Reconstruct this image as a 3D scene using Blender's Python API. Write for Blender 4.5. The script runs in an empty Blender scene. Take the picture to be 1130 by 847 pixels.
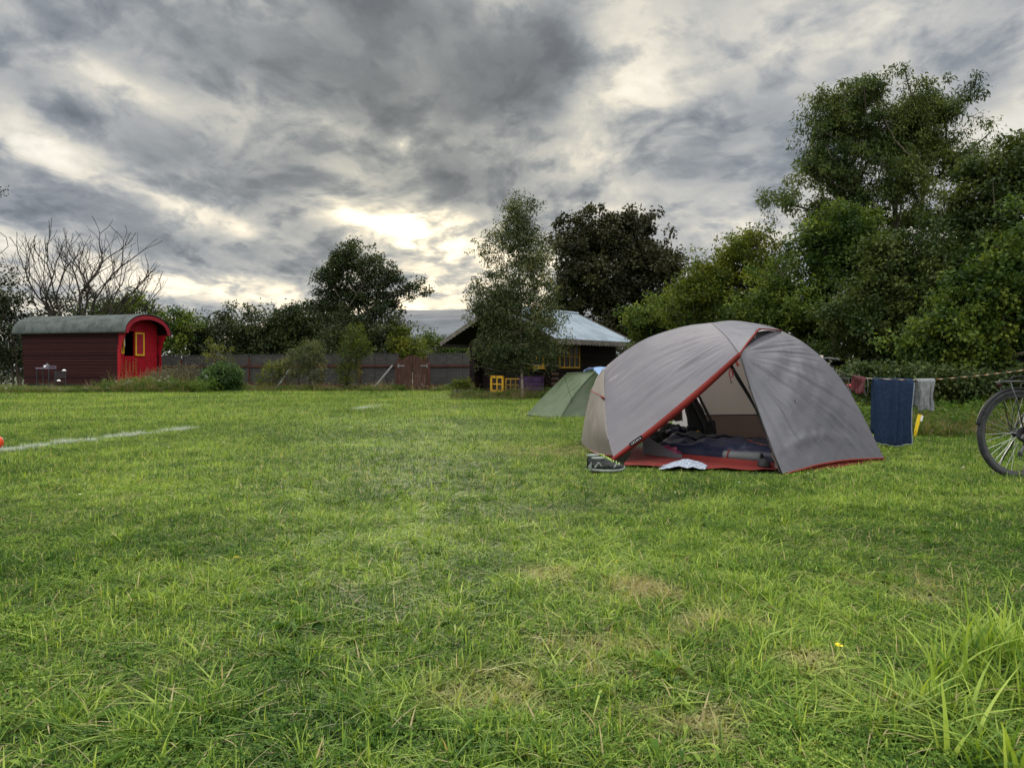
import bpy, math, random
import numpy as np
from mathutils import Vector, Matrix, noise as mnoise

random.seed(7)
RNG = np.random.default_rng(11)
R = math.radians
S = bpy.context.scene
COL = S.collection

# ---------------------------------------------------------------- camera
CAM_H = 0.84
FPX = 848.0
TILT = math.atan(13.5 / FPX)
cam_d = bpy.data.cameras.new("camera")
cam = bpy.data.objects.new("camera", cam_d)
COL.objects.link(cam)
cam.location = (0, 0, CAM_H)
cam.rotation_euler = (R(90) - TILT, 0, 0)
cam_d.sensor_width = 36
cam_d.lens = 36 * FPX / 1130
cam_d.clip_start = 0.05
cam_d.clip_end = 6000
S.camera = cam


def ray(px, py):
    a = (px - 565) / FPX
    b = -(py - 423.5) / FPX
    ct, st = math.cos(TILT), math.sin(TILT)
    return Vector((a, ct + b * st, -st + b * ct))


def P(px, py, Y):
    """world point seen at photo pixel (px, py) at distance Y in front of the camera"""
    d = ray(px, py)
    return Vector((0, 0, CAM_H)) + d * (Y / d.y)


def G(px, Y, z=0.0):
    return Vector((ray(px, 423.5).x / ray(px, 423.5).y * Y, Y, z))


# ---------------------------------------------------------------- world
SUN_EL, SUN_AZ = 15.5, -7.0          # azimuth measured from +Y towards +X
W = bpy.data.worlds.new("World")
S.world = W
W.use_nodes = True
nt = W.node_tree
nt.nodes.clear()


class NB:
    """tiny helper for building node graphs"""
    def __init__(s, tree): s.t = tree
    def n(s, typ, **kw):
        nd = s.t.nodes.new(typ)
        for k, v in kw.items(): setattr(nd, k, v)
        return nd
    def put(s, sock, v):
        if isinstance(v, bpy.types.NodeSocket): s.t.links.new(v, sock)
        elif v is not None: sock.default_value = v
    def m(s, op, a, b=None, c=None, clamp=False):
        nd = s.n('ShaderNodeMath', operation=op, use_clamp=clamp)
        s.put(nd.inputs[0], a)
        if b is not None: s.put(nd.inputs[1], b)
        if c is not None: s.put(nd.inputs[2], c)
        return nd.outputs[0]
    def vm(s, op, a, b=None):
        nd = s.n('ShaderNodeVectorMath', operation=op)
        s.put(nd.inputs[0], a)
        if b is not None: s.put(nd.inputs[1], b)
        return nd
    def mix(s, f, a, b, typ='MIX'):
        nd = s.n('ShaderNodeMix', data_type='RGBA', blend_type=typ)
        nd.clamp_factor = True
        s.put(nd.inputs[0], f)
        s.put(nd.inputs[6], a)
        s.put(nd.inputs[7], b)
        return nd.outputs[2]
    def mapr(s, v, a, b, c=0.0, d=1.0, smooth=True):
        nd = s.n('ShaderNodeMapRange', interpolation_type='SMOOTHSTEP' if smooth else 'LINEAR')
        s.put(nd.inputs[0], v)
        for i, q in enumerate((a, b, c, d)): s.put(nd.inputs[1 + i], q)
        return nd.outputs[0]
    def noise(s, vec, scale, detail=4, rough=0.5, dist=0.0, dim='3D'):
        nd = s.n('ShaderNodeTexNoise', noise_dimensions=dim)
        if vec is not None: s.put(nd.inputs['Vector'], vec)
        nd.inputs['Scale'].default_value = scale
        nd.inputs['Detail'].default_value = detail
        nd.inputs['Roughness'].default_value = rough
        nd.inputs['Distortion'].default_value = dist
        return nd
    def ramp(s, v, stops, interp='LINEAR'):
        nd = s.n('ShaderNodeValToRGB')
        cr = nd.color_ramp
        cr.interpolation = interp
        while len(cr.elements) < len(stops): cr.elements.new(0.5)
        for e, (p, c) in zip(cr.elements, stops):
            e.position = p
            e.color = (*c, 1)
        s.put(nd.inputs[0], v)
        return nd.outputs[0]
    def scale_col(s, col, f):
        nd = s.vm('SCALE', col)
        s.put(nd.inputs[3], f)
        return nd.outputs[0]


b = NB(nt)
tc = b.n('ShaderNodeTexCoord').outputs['Generated']
sep = b.n('ShaderNodeSeparateXYZ')
nt.links.new(tc, sep.inputs[0])
dx, dy, dz = sep.outputs
zc = b.m('ADD', b.m('MAXIMUM', dz, 0.0), 0.24)
u = b.m('DIVIDE', dx, zc)
v = b.m('DIVIDE', dy, zc)
cmb = b.n('ShaderNodeCombineXYZ')
b.put(cmb.inputs[0], u)
b.put(cmb.inputs[1], v)
mp = b.n('ShaderNodeMapping')
nt.links.new(cmb.outputs[0], mp.inputs[0])
mp.inputs['Location'].default_value = (20.1, 3.3, 0.4)
mp.inputs['Rotation'].default_value = (0, 0, R(38))
mp.inputs['Scale'].default_value = (1.0, 0.8, 1.0)
warp = b.noise(mp.outputs[0], 1.6, 3, .5).outputs[1]
wv_ = b.vm('SCALE', b.vm('SUBTRACT', warp, (.5, .5, .5)).outputs[0])
wv_.inputs[3].default_value = .30
pw = b.vm('ADD', mp.outputs[0], wv_.outputs[0]).outputs[0]
n1 = b.noise(pw, 2.6, 9, 0.56, 0.0).outputs[0]
n2 = b.noise(pw, 7.0, 7, 0.55, 0.0).outputs[0]
n3 = b.noise(pw, 11.0, 6, 0.55, 0.0).outputs[0]


def blob(px, py, sx, sy, amp, rot=0.0):
    """a soft bank of cloud (or gap) round one direction of the sky; sx, sy in photo pixels"""
    d = ray(px, py).normalized()
    rt = Vector((d.y, -d.x, 0)).normalized()
    up = rt.cross(d)
    c_, s_ = math.cos(R(rot)), math.sin(R(rot))
    a1 = (rt * c_ - up * s_) * (FPX / sx)
    a2 = (rt * s_ + up * c_) * (FPX / sy)
    q1 = b.vm('DOT_PRODUCT', tc, tuple(a1)).outputs[1]
    q2 = b.vm('DOT_PRODUCT', tc, tuple(a2)).outputs[1]
    q = b.m('ADD', b.m('MULTIPLY', q1, q1), b.m('MULTIPLY', q2, q2))
    front = b.m('GREATER_THAN', dy, 0.0)
    return b.m('MULTIPLY', b.m('MULTIPLY', b.m('EXPONENT', b.m('MULTIPLY', q, -1.0)), front), amp)


# rot > 0 tilts the bank down to the right
BLOBS = [(400, 40, 210, 80, .17, 12), (605, 45, 55, 50, .17, 0), (570, 112, 75, 45, .13, 10), (450, 110, 100, 36, .10, 12), (500, 185, 55, 20, .08, 10), (300, 200, 80, 24, .07, 15),
         (180, 160, 170, 26, .09, 18), (80, 235, 140, 26, .11, 18), (60, 120, 120, 26, .07, 25), (320, 280, 100, 30, .14, 4), (210, 60, 120, 30, .06, 15), (505, 200, 55, 26, .12, 15),
         (250, 150, 120, 22, .06, 20), (60, 40, 160, 40, .03, 15), (850, 180, 110, 70, .045, -25), (740, 270, 90, 40, .06, 0), (1000, 60, 200, 60, .05, -20),
         (450, 155, 26, 13, -.15, -15), (462, 236, 42, 11, -.07, 0), (380, 232, 120, 16, -.06, 15), (655, 130, 45, 80, -.05, 20), (620, 200, 60, 24, .01, 0), (700, 60, 70, 60, -.08, 20),
         (330, 120, 60, 14, -.07, 22), (200, 225, 200, 12, -.09, 20), (120, 85, 150, 12, -.07, 22), (70, 185, 120, 10, -.07, 22), (300, 322, 220, 16, -.06, 3), (490, 290, 110, 40, -.06, 0), (545, 12, 30, 20, -.08, 0), (900, 120, 120, 10, -.04, -25)]
bias = None
for q in BLOBS:
    o = blob(*q)
    bias = o if bias is None else b.m('ADD', bias, o)
dens = b.m('ADD', b.m('ADD', b.m('MULTIPLY', n1, 0.62), b.m('MULTIPLY', n2, 0.42)), b.m('MULTIPLY', n3, 0.22))
dens = b.m('ADD', b.m('SUBTRACT', dens, .106), bias)
# puffs: thin bright veins between the billows
for nn_, a_, k_ in ((n2, .060, 6.0), (n3, .030, 5.0)):
    ve = b.m('MINIMUM', b.m('MULTIPLY', b.m('ABSOLUTE', b.m('SUBTRACT', nn_, .5)), k_), 1.0)
    dens = b.m('ADD', dens, b.m('MULTIPLY', b.m('SUBTRACT', ve, .60), a_))
nishita = b.n('ShaderNodeTexSky', sky_type='NISHITA')
nishita.sun_disc = False
nishita.sun_elevation = R(SUN_EL)
nishita.sun_rotation = R(SUN_AZ)
nishita.altitude = 20
nishita.dust_density = 2.5
cloud = b.ramp(dens, [(.34, (1.0, .97, .86)), (.43, (.78, .75, .66)), (.49, (.60, .60, .57)), (.55, (.455, .475, .485)),
                      (.62, (.32, .35, .38)), (.70, (.240, .266, .298)), (.80, (.185, .206, .235)), (.92, (.15, .166, .195))])
sund = Vector((math.sin(R(SUN_AZ)) * math.cos(R(SUN_EL)), math.cos(R(SUN_AZ)) * math.cos(R(SUN_EL)), math.sin(R(SUN_EL))))
sdot = b.vm('DOT_PRODUCT', tc, tuple(sund)).outputs[1]
near_sun = b.m('EXPONENT', b.m('MULTIPLY', b.m('SUBTRACT', sdot, 1.0), 26))
thin = b.mapr(dens, .66, .36)
gain = b.m('ADD', 0.92, b.m('MULTIPLY', b.m('MULTIPLY', near_sun, thin), 0.18))
cloud = b.scale_col(cloud, gain)
warm = b.mix(b.m('MULTIPLY', near_sun, .75), (1, 1, 1.02, 1), (1.06, .99, .84, 1))
cloud = b.mix(1.0, cloud, warm, 'MULTIPLY')
# added fill light: the unseen sky overhead and behind the camera is made brighter
over = b.mapr(dz, .46, .85)
back = b.m('MULTIPLY', b.mapr(dy, .25, -.5), b.mapr(dz, -.05, .15))
bright = b.m('ADD', b.m('MULTIPLY', over, SKY_TOP if 'SKY_TOP' in globals() else 3.9), b.m('MULTIPLY', back, 1.7))
cloud = b.scale_col(cloud, b.m('ADD', 1.0, bright))
cloud10 = b.scale_col(cloud, 10.0)
cover = b.mapr(dens, .32, .48, .85, 1.0)
skycol = b.mix(cover, nishita.outputs[0], cloud10)
bg = b.n('ShaderNodeBackground')
nt.links.new(skycol, bg.inputs[0])
bg.inputs[1].default_value = 0.1
wo = b.n('ShaderNodeOutputWorld')
nt.links.new(bg.outputs[0], wo.inputs[0])
W.cycles.sampling_method = 'MANUAL'
W.cycles.sample_map_resolution = 512

sun_d = bpy.data.lights.new("sun", 'SUN')
sun_d.energy = 1.9
sun_d.angle = R(12)
sun_d.color = (1.0, .90, .74)
sun = bpy.data.objects.new("sun", sun_d)
COL.objects.link(sun)
sun.rotation_euler = (-sund).to_track_quat('-Z', 'Y').to_euler()
S.view_settings.view_transform = 'Standard'
S.view_settings.look = 'None'
S.view_settings.exposure = 0.0
S.view_settings.gamma = 1.0
S.view_settings.use_curve_mapping = False
S.cycles.use_denoising = True
S.cycles.max_bounces = 6
S.cycles.transparent_max_bounces = 6
S.cycles.diffuse_bounces = 3


# ---------------------------------------------------------------- object helpers
def tag(o, label=None, cat=None, group=None, kind=None):
    if label: o['label'] = label
    if cat: o['category'] = cat
    if group: o['group'] = group
    if kind: o['kind'] = kind
    return o


def thing(name, label, cat, loc=(0, 0, 0), rz=0.0, group=None):
    o = bpy.data.objects.new(name, None)
    COL.objects.link(o)
    o.empty_display_size = .2
    o.location = loc
    o.rotation_euler = (0, 0, rz)
    return tag(o, label, cat, group)


def copy_tree(o, parent=None):
    c = o.copy()
    COL.objects.link(c)
    c.parent = parent
    for ch in list(o.children): copy_tree(ch, c)
    return c


def mesh_from(name, verts, faces, mat, smooth=True):
    me = bpy.data.meshes.new(name)
    me.from_pydata([tuple(q) for q in verts], [], [tuple(f) for f in faces])
    me.materials.append(mat)
    if smooth: me.polygons.foreach_set('use_smooth', [True] * len(me.polygons))
    me.update()
    return me


def link(name, me, parent=None, world=False):
    o = bpy.data.objects.new(name, me)
    COL.objects.link(o)
    if parent is not None:
        o.parent = parent
        if world:                       # geometry written in world coordinates: move it into the thing's own
            top = parent
            off = Vector((0, 0, 0))
            while top is not None:
                off += Vector(top.location)
                top = top.parent
            me.transform(Matrix.Translation(-off))
    return o


class MB:
    """collects shapes, builds ONE mesh object"""
    def __init__(s): s.v = []; s.f = []
    def add(s, vs, fs):
        k = len(s.v)
        s.v += [Vector(q) for q in vs]
        s.f += [tuple(i + k for i in f) for f in fs]
        return s
    def box(s, c, d, rz=0.0, rx=0.0, ry=0.0, bev=0.0):
        M = Matrix.Translation(Vector(c)) @ Matrix.Rotation(rz, 4, 'Z') @ Matrix.Rotation(ry, 4, 'Y') @ Matrix.Rotation(rx, 4, 'X')
        hx, hy, hz = d[0] / 2, d[1] / 2, d[2] / 2
        if bev <= 0:
            vs = [(x, y, z) for z in (-hz, hz) for x, y in ((-hx, -hy), (hx, -hy), (hx, hy), (-hx, hy))]
            fs = [(3, 2, 1, 0), (4, 5, 6, 7), (0, 1, 5, 4), (1, 2, 6, 5), (2, 3, 7, 6), (3, 0, 4, 7)]
        else:
            e = bev
            ring = [(-hx + e, -hy), (hx - e, -hy), (hx, -hy + e), (hx, hy - e), (hx - e, hy), (-hx + e, hy), (-hx, hy - e), (-hx, -hy + e)]
            ins = [(x * (hx - e) / hx, y * (hy - e) / hy) for x, y in ring]
            vs = [(x, y, -hz) for x, y in ins] + [(x, y, -hz + e) for x, y in ring] + [(x, y, hz - e) for x, y in ring] + [(x, y, hz) for x, y in ins]
            fs = [tuple(range(7, -1, -1)), tuple(range(24, 32))]
            for L in range(3):
                for i in range(8):
                    j = (i + 1) % 8
                    fs.append((L * 8 + i, L * 8 + j, L * 8 + 8 + j, L * 8 + 8 + i))
        return s.add([M @ Vector(q) for q in vs], fs)
    def tube(s, pts, r, n=8, closed=False, caps=True):
        pts = [Vector(q) for q in pts]
        rs = r if isinstance(r, (list, tuple)) else [r] * len(pts)
        m = len(pts)
        vs, fs = [], []
        up = None
        for i, p in enumerate(pts):
            if closed: t = pts[(i + 1) % m] - pts[i - 1]
            else: t = pts[min(i + 1, m - 1)] - pts[max(i - 1, 0)]
            t.normalize()
            if up is None:
                up = Vector((0, 0, 1)) if abs(t.z) < .9 else Vector((1, 0, 0))
            a = up - t * up.dot(t)
            if a.length < 1e-5: a = t.orthogonal()
            a.normalize()
            up = a
            c = t.cross(a)
            for k in range(n):
                w = 2 * math.pi * k / n
                vs.append(p + (a * math.cos(w) + c * math.sin(w)) * rs[i])
        for i in range(m if closed else m - 1):
            for k in range(n):
                i2 = (i + 1) % m
                fs.append((i * n + k, i * n + (k + 1) % n, i2 * n + (k + 1) % n, i2 * n + k))
        if caps and not closed:
            fs.append(tuple(range(n - 1, -1, -1)))
            fs.append(tuple((m - 1) * n + k for k in range(n)))
        return s.add(vs, fs)
    def lathe(s, prof, c=(0, 0, 0), n=20, M=None):
        vs, fs = [], []
        for r_, z in prof:
            for k in range(n):
                w = 2 * math.pi * k / n
                q = Vector((r_ * math.cos(w), r_ * math.sin(w), z))
                if M: q = M @ q
                vs.append(q + Vector(c))
        for i in range(len(prof) - 1):
            for k in range(n):
                fs.append((i * n + k, i * n + (k + 1) % n, (i + 1) * n + (k + 1) % n, (i + 1) * n + k))
        return s.add(vs, fs)
    def grid(s, g):
        nu, nv = len(g), len(g[0])
        vs = [q for row in g for q in row]
        fs = [(i * nv + j, i * nv + j + 1, (i + 1) * nv + j + 1, (i + 1) * nv + j) for i in range(nu - 1) for j in range(nv - 1)]
        return s.add(vs, fs)
    def prism(s, poly, d):
        """extrude a polygon (3D points) along vector d"""
        k = len(poly)
        d = Vector(d)
        vs = [Vector(q) for q in poly] + [Vector(q) + d for q in poly]
        fs = [tuple(range(k - 1, -1, -1)), tuple(range(k, 2 * k))]
        fs += [(i, (i + 1) % k, k + (i + 1) % k, k + i) for i in range(k)]
        return s.add(vs, fs)
    def build(s, name, mat, parent=None, world=False, smooth=False, thick=0.0):
        me = mesh_from(name, s.v, s.f, mat, smooth)
        o = link(name, me, parent, world)
        if thick:
            md = o.modifiers.new('thick', 'SOLIDIFY')
            md.thickness = thick
            md.offset = 0
        return o


# ---------------------------------------------------------------- materials
def new_mat(name):
    m = bpy.data.materials.new(name)
    m.use_nodes = True
    m.node_tree.nodes.clear()
    return m, NB(m.node_tree)


def out(nb, sh):
    o = nb.n('ShaderNodeOutputMaterial')
    nb.put(o.inputs[0], sh)


def mat(name, c1, c2=None, rough=.7, scale=8.0, bump=0.0, bscale=60.0, metal=0.0, stretch=(1, 1, 1), spec=.16, trans=0.0, thr=(.35, .65), detail=5, sheen=0):
    m, nb = new_mat(name)
    co = nb.n('ShaderNodeTexCoord').outputs['Object']
    mpn = nb.n('ShaderNodeMapping')
    nb.put(mpn.inputs[0], co)
    mpn.inputs['Scale'].default_value = stretch
    vec = mpn.outputs[0]
    c2 = c2 or tuple(x * .75 for x in c1)
    f = nb.noise(vec, scale, detail, .6).outputs[0]
    f = nb.mapr(f, thr[0], thr[1])
    col = nb.mix(f, (*c1, 1), (*c2, 1))
    p = nb.n('ShaderNodeBsdfPrincipled')
    nb.put(p.inputs['Base Color'], col)
    nb.put(p.inputs['Roughness'], nb.mapr(f, 0, 1, rough - .06, min(1, rough + .08)))
    p.inputs['Metallic'].default_value = metal
    p.inputs['Specular IOR Level'].default_value = spec
    if sheen: p.inputs['Sheen Weight'].default_value = sheen
    if bump:
        bn = nb.n('ShaderNodeBump')
        bn.inputs['Strength'].default_value = bump
        bn.inputs['Distance'].default_value = .01
        nb.put(bn.inputs['Height'], nb.noise(vec, bscale, 5, .6).outputs[0])
        nb.put(p.inputs['Normal'], bn.outputs[0])
    sh = p.outputs[0]
    if trans:
        tr = nb.n('ShaderNodeBsdfTranslucent')
        nb.put(tr.inputs[0], col)
        mx = nb.n('ShaderNodeMixShader')
        mx.inputs[0].default_value = trans
        nb.put(mx.inputs[1], sh)
        nb.put(mx.inputs[2], tr.outputs[0])
        sh = mx.outputs[0]
    out(nb, sh)
    return m


def leaf_mat(name, ca, cb_, cc, trans=.35, rough=.55, nscale=.6, spec=.25, fleck=None):
    """foliage: tint attribute picks between three leaf colours, clumps vary over metres"""
    m, nb = new_mat(name)
    at = nb.n('ShaderNodeAttribute', attribute_name='tint')
    geo = nb.n('ShaderNodeNewGeometry')
    big = nb.noise(geo.outputs['Position'], nscale, 3, .5).outputs[0]
    f = nb.m('ADD', nb.m('MULTIPLY', at.outputs['Fac'], .7), nb.m('MULTIPLY', nb.m('SUBTRACT', big, .35), 1.0))
    stops = [(.12, ca), (.5, cb_), (.88, cc)]
    if fleck: stops.append((.985, fleck))
    col = nb.ramp(f, stops)
    p = nb.n('ShaderNodeBsdfPrincipled')
    nb.put(p.inputs['Base Color'], col)
    p.inputs['Roughness'].default_value = rough
    p.inputs['Specular IOR Level'].default_value = spec * .5
    tr = nb.n('ShaderNodeBsdfTranslucent')
    nb.put(tr.inputs[0], nb.mix(1.0, col, (1.25, 1.2, .55, 1), 'MULTIPLY'))
    mx = nb.n('ShaderNodeMixShader')
    mx.inputs[0].default_value = trans
    nb.put(mx.inputs[1], p.outputs[0])
    nb.put(mx.inputs[2], tr.outputs[0])
    out(nb, mx.outputs[0])
    return m


def plank_mat(name, c1, c2, gap, pitch, axis='Z', rough=.8, bump=.5, streak=(1, 1, 12)):
    """boards: dark joint every `pitch` metres along axis, grain along the board"""
    m, nb = new_mat(name)
    co = nb.n('ShaderNodeTexCoord').outputs['Object']
    sp = nb.n('ShaderNodeSeparateXYZ')
    nb.put(sp.inputs[0], co)
    a = sp.outputs['XYZ'.index(axis)]
    q = nb.m('DIVIDE', a, pitch)
    fr = nb.m('FRACT', q)
    idx = nb.m('FLOOR', q)
    wn = nb.n('ShaderNodeTexWhiteNoise', noise_dimensions='1D')
    nb.put(wn.inputs['W'], idx)
    mpn = nb.n('ShaderNodeMapping')
    nb.put(mpn.inputs[0], co)
    mpn.inputs['Scale'].default_value = streak
    g = nb.noise(mpn.outputs[0], 3.0, 6, .65).outputs[0]
    f = nb.m('ADD', nb.m('MULTIPLY', wn.outputs[0], .55), nb.m('MULTIPLY', g, .6))
    col = nb.mix(nb.mapr(f, .25, .85), (*c1, 1), (*c2, 1))
    jn = nb.mapr(fr, .0, .09, 1, 0)
    col = nb.mix(jn, col, (*gap, 1))
    p = nb.n('ShaderNodeBsdfPrincipled')
    nb.put(p.inputs['Base Color'], col)
    p.inputs['Roughness'].default_value = rough
    p.inputs['Specular IOR Level'].default_value = .10
    bn = nb.n('ShaderNodeBump')
    bn.inputs['Strength'].default_value = bump
    bn.inputs['Distance'].default_value = .02
    nb.put(bn.inputs['Height'], nb.m('ADD', nb.m('MULTIPLY', jn, -1.0), nb.m('MULTIPLY', g, .3)))
    nb.put(p.inputs['Normal'], bn.outputs[0])
    out(nb, p.outputs[0])
    return m


M = {}
M['black'] = mat('black_plastic', (.012, .012, .013), (.022, .022, .024), .5)
M['rubber'] = mat('tyre_rubber', (.022, .024, .027), (.045, .046, .05), .8, 20, .3, 90)
M['alu'] = mat('worn_aluminium', (.45, .46, .48), (.30, .31, .33), .38, 15, metal=.85)
M['steel_dark'] = mat('dark_metal', (.03, .032, .036), (.06, .06, .065), .42, 15, metal=.5)
M['bark'] = mat('grey_brown_bark', (.045, .036, .028), (.10, .085, .065), .9, 6, .8, 25, stretch=(1, 1, .3))
M['bark_birch'] = mat('birch_bark', (.30, .26, .21), (.05, .04, .035), .8, 5, .5, 20, stretch=(1, 1, 2.5), thr=(.5, .62))
M['twig'] = mat('bare_twig', (.022, .018, .016), (.045, .038, .032), .9, 8)


# ---------------------------------------------------------------- coons patches, curves
def crom(pts, t):
    n = len(pts) - 1
    f = min(max(t, 0), 1) * n
    i = min(int(f), n - 1)
    f -= i
    p1, p2 = pts[i], pts[i + 1]
    p0 = pts[i - 1] if i > 0 else p1 * 2 - p2
    p3 = pts[i + 2] if i + 2 <= n else p2 * 2 - p1
    return .5 * ((2 * p1) + (p2 - p0) * f + (2 * p0 - 5 * p1 + 4 * p2 - p3) * f * f + (3 * p1 - p0 - 3 * p2 + p3) * f ** 3)


def curve(pts):
    """arc-length parametrised spline through pts"""
    pts = [Vector(q) for q in pts]
    N = 60
    s_ = [crom(pts, i / N) for i in range(N + 1)]
    L = [0]
    for i in range(N): L.append(L[-1] + (s_[i + 1] - s_[i]).length)
    def f(t):
        d = t * L[-1]
        lo = 0
        while lo < N - 1 and L[lo + 1] < d: lo += 1
        k = (d - L[lo]) / max(L[lo + 1] - L[lo], 1e-9)
        return s_[lo].lerp(s_[lo + 1], min(max(k, 0), 1))
    return f


def coons(c0, c1, d0, d1, nu, nv, disp=None):
    """c0,c1: u-curves at v=0 and 1; d0,d1: v-curves at u=0 and 1"""
    p00, p10, p01, p11 = c0(0), c0(1), c1(0), c1(1)
    g = []
    for i in range(nu + 1):
        u_ = i / nu
        row = []
        a, c = c0(u_), c1(u_)
        for j in range(nv + 1):
            v_ = j / nv
            q = a * (1 - v_) + c * v_ + d0(v_) * (1 - u_) + d1(v_) * u_
            q = q - (p00 * (1 - u_) * (1 - v_) + p10 * u_ * (1 - v_) + p01 * (1 - u_) * v_ + p11 * u_ * v_)
            row.append(q)
        g.append(row)
    if disp:
        h = [[None] * (nv + 1) for _ in range(nu + 1)]
        for i in range(nu + 1):
            for j in range(nv + 1):
                a = g[min(i + 1, nu)][j] - g[max(i - 1, 0)][j]
                c = g[i][min(j + 1, nv)] - g[i][max(j - 1, 0)]
                n = a.cross(c)
                if n.length < 1e-9: n = Vector((0, -1, 0))
                n.normalize()
                if n.y > 0: n = -n
                h[i][j] = g[i][j] + n * disp(i / nu, j / nv, g[i][j])
        g = h
    return g


def nz(x, y=0.0, z=0.0):
    return mnoise.noise(Vector((x, y, z)))


# ---------------------------------------------------------------- trees
def fast_mesh(name, verts, nper, mat_, tint=None, smooth=False):
    """verts: (N*nper,3) array, each run of nper verts one face"""
    nf = len(verts) // nper
    me = bpy.data.meshes.new(name)
    me.vertices.add(len(verts))
    me.vertices.foreach_set('co', verts.astype(np.float32).ravel())
    me.loops.add(len(verts))
    me.loops.foreach_set('vertex_index', np.arange(len(verts), dtype=np.int32))
    me.polygons.add(nf)
    me.polygons.foreach_set('loop_start', np.arange(0, len(verts), nper, dtype=np.int32))
    me.update(calc_edges=True)
    if tint is not None:
        at = me.attributes.new('tint', 'FLOAT', 'POINT')
        at.data.foreach_set('value', np.repeat(tint, nper).astype(np.float32))
    me.materials.append(mat_)
    return me


def unit(a):
    return a / np.maximum(np.linalg.norm(a, axis=1, keepdims=True), 1e-9)


def leaf_quads(c, d, n, l, w):
    """kite-shaped leaves: centre-base c, direction d, normal n"""
    d = unit(d)
    s_ = unit(np.cross(d, n))
    nn = np.cross(s_, d)
    l = l[:, None]
    w = w[:, None]
    v0 = c
    v1 = c + d * l * .45 + s_ * w * .5 + nn * w * .12
    v2 = c + d * l - nn * l * .08
    v3 = c + d * l * .45 - s_ * w * .5 + nn * w * .12
    return np.stack([v0, v1, v2, v3], 1).reshape(-1, 3)


def tubes_mesh(name, A, B, ra, rb, mat_, n=5):
    d = unit(B - A)
    ref = np.where(np.abs(d[:, 2:3]) < .9, np.array([[0, 0, 1.]]), np.array([[1., 0, 0]]))
    a = unit(np.cross(d, ref))
    c = np.cross(d, a)
    vs, m = [], len(A)
    for (q, r_) in ((A, ra), (B, rb)):
        for k in range(n):
            w = 2 * math.pi * k / n
            vs.append(q + (a * math.cos(w) + c * math.sin(w)) * r_[:, None])
    V = np.stack(vs, 1)                       # m, 2n, 3
    fs = []
    for k in range(n):
        k2 = (k + 1) % n
        fs.append(np.stack([V[:, k], V[:, k2], V[:, n + k2], V[:, n + k]], 1))
    Fv = np.stack(fs, 1).reshape(-1, 3)
    me = fast_mesh(name, Fv, 4, mat_)
    me.polygons.foreach_set('use_smooth', [True] * len(me.polygons))
    return me


def skeleton(trunk, targets, tip_r=.008, jit=.12, k_path=.35, power=2.2, rmax=.3):
    """join every target to the growing branch tree; radii follow from what each branch carries"""
    nodes = [Vector(q) for q in trunk]
    par = [-1] + list(range(len(trunk) - 1))
    plen = [0.0]
    for i in range(1, len(nodes)): plen.append(plen[-1] + (nodes[i] - nodes[i - 1]).length)
    base = nodes[0]
    order = sorted(range(len(targets)), key=lambda i: (targets[i] - nodes[len(trunk) // 2]).length)
    for i in order:
        t = targets[i]
        arr = np.array([tuple(q) for q in nodes])
        tv = np.array(tuple(t))
        dist = np.linalg.norm(arr - tv, axis=1)
        up = np.maximum(arr[:, 2] - tv[2], 0) * 1.2     # branches prefer to rise
        cost = dist + k_path * np.array(plen) + up
        cost[0] += 3
        j = int(np.argmin(cost))
        L = dist[j]
        steps = max(1, int(L / .9))
        prev = j
        a = nodes[j].copy()
        sag = Vector((0, 0, L * .12))
        for s_ in range(1, steps + 1):
            f = s_ / steps
            q = a.lerp(t, f) + sag * (math.sin(math.pi * f)) * (-1 if f < .5 else .4)
            if s_ < steps:
                q += Vector((random.gauss(0, jit), random.gauss(0, jit), random.gauss(0, jit))) * L * .25
            nodes.append(q)
            par.append(prev)
            plen.append(plen[prev] + (q - nodes[prev]).length)
            prev = len(nodes) - 1
    load = [0.0] * len(nodes)
    kids = [0] * len(nodes)
    for p_ in par:
        if p_ >= 0: kids[p_] += 1
    for i in range(len(nodes) - 1, 0, -1):
        if kids[i] == 0: load[i] = max(load[i], tip_r ** power)
        load[par[i]] += load[i] * 1.0
    rad = [min(rmax, l ** (1 / power)) for l in load]
    idx = [i for i in range(1, len(nodes)) if par[i] >= 0]
    A = np.array([tuple(nodes[par[i]]) for i in idx])
    B = np.array([tuple(nodes[i]) for i in idx])
    ra = np.array([min(rad[par[i]], rad[i] * 1.6 + .004) if par[i] >= len(trunk) else rad[par[i]] * 1.0 if i < len(trunk) else min(rad[par[i]], rad[i] * 1.5) for i in idx])
    rb = np.array([rad[i] for i in idx])
    return A, B, ra, rb


def blob_points(blobs, Y, n, depth=.8, shell=2.0):
    """random points inside a union of ellipsoids given as photo-pixel centre and radii at distance Y (+dY)"""
    ar = np.array([q[2] * q[3] for q in blobs], float)
    pick = RNG.choice(len(blobs), n, p=ar / ar.sum())
    d = unit(RNG.normal(size=(n, 3)))
    r_ = RNG.random(n) ** (1 / (3 * shell)) if shell else np.ones(n)
    res = []
    for k in range(n):
        q = blobs[pick[k]]
        y0 = Y + (q[4] if len(q) > 4 else 0)
        c = P(q[0], q[1], y0)
        s_ = y0 / FPX
        res.append((c.x + d[k, 0] * r_[k] * q[2] * s_, c.y + d[k, 1] * r_[k] * (q[2] + q[3]) * .5 * s_ * depth, c.z + d[k, 2] * r_[k] * q[3] * s_))
    return np.array(res)


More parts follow.
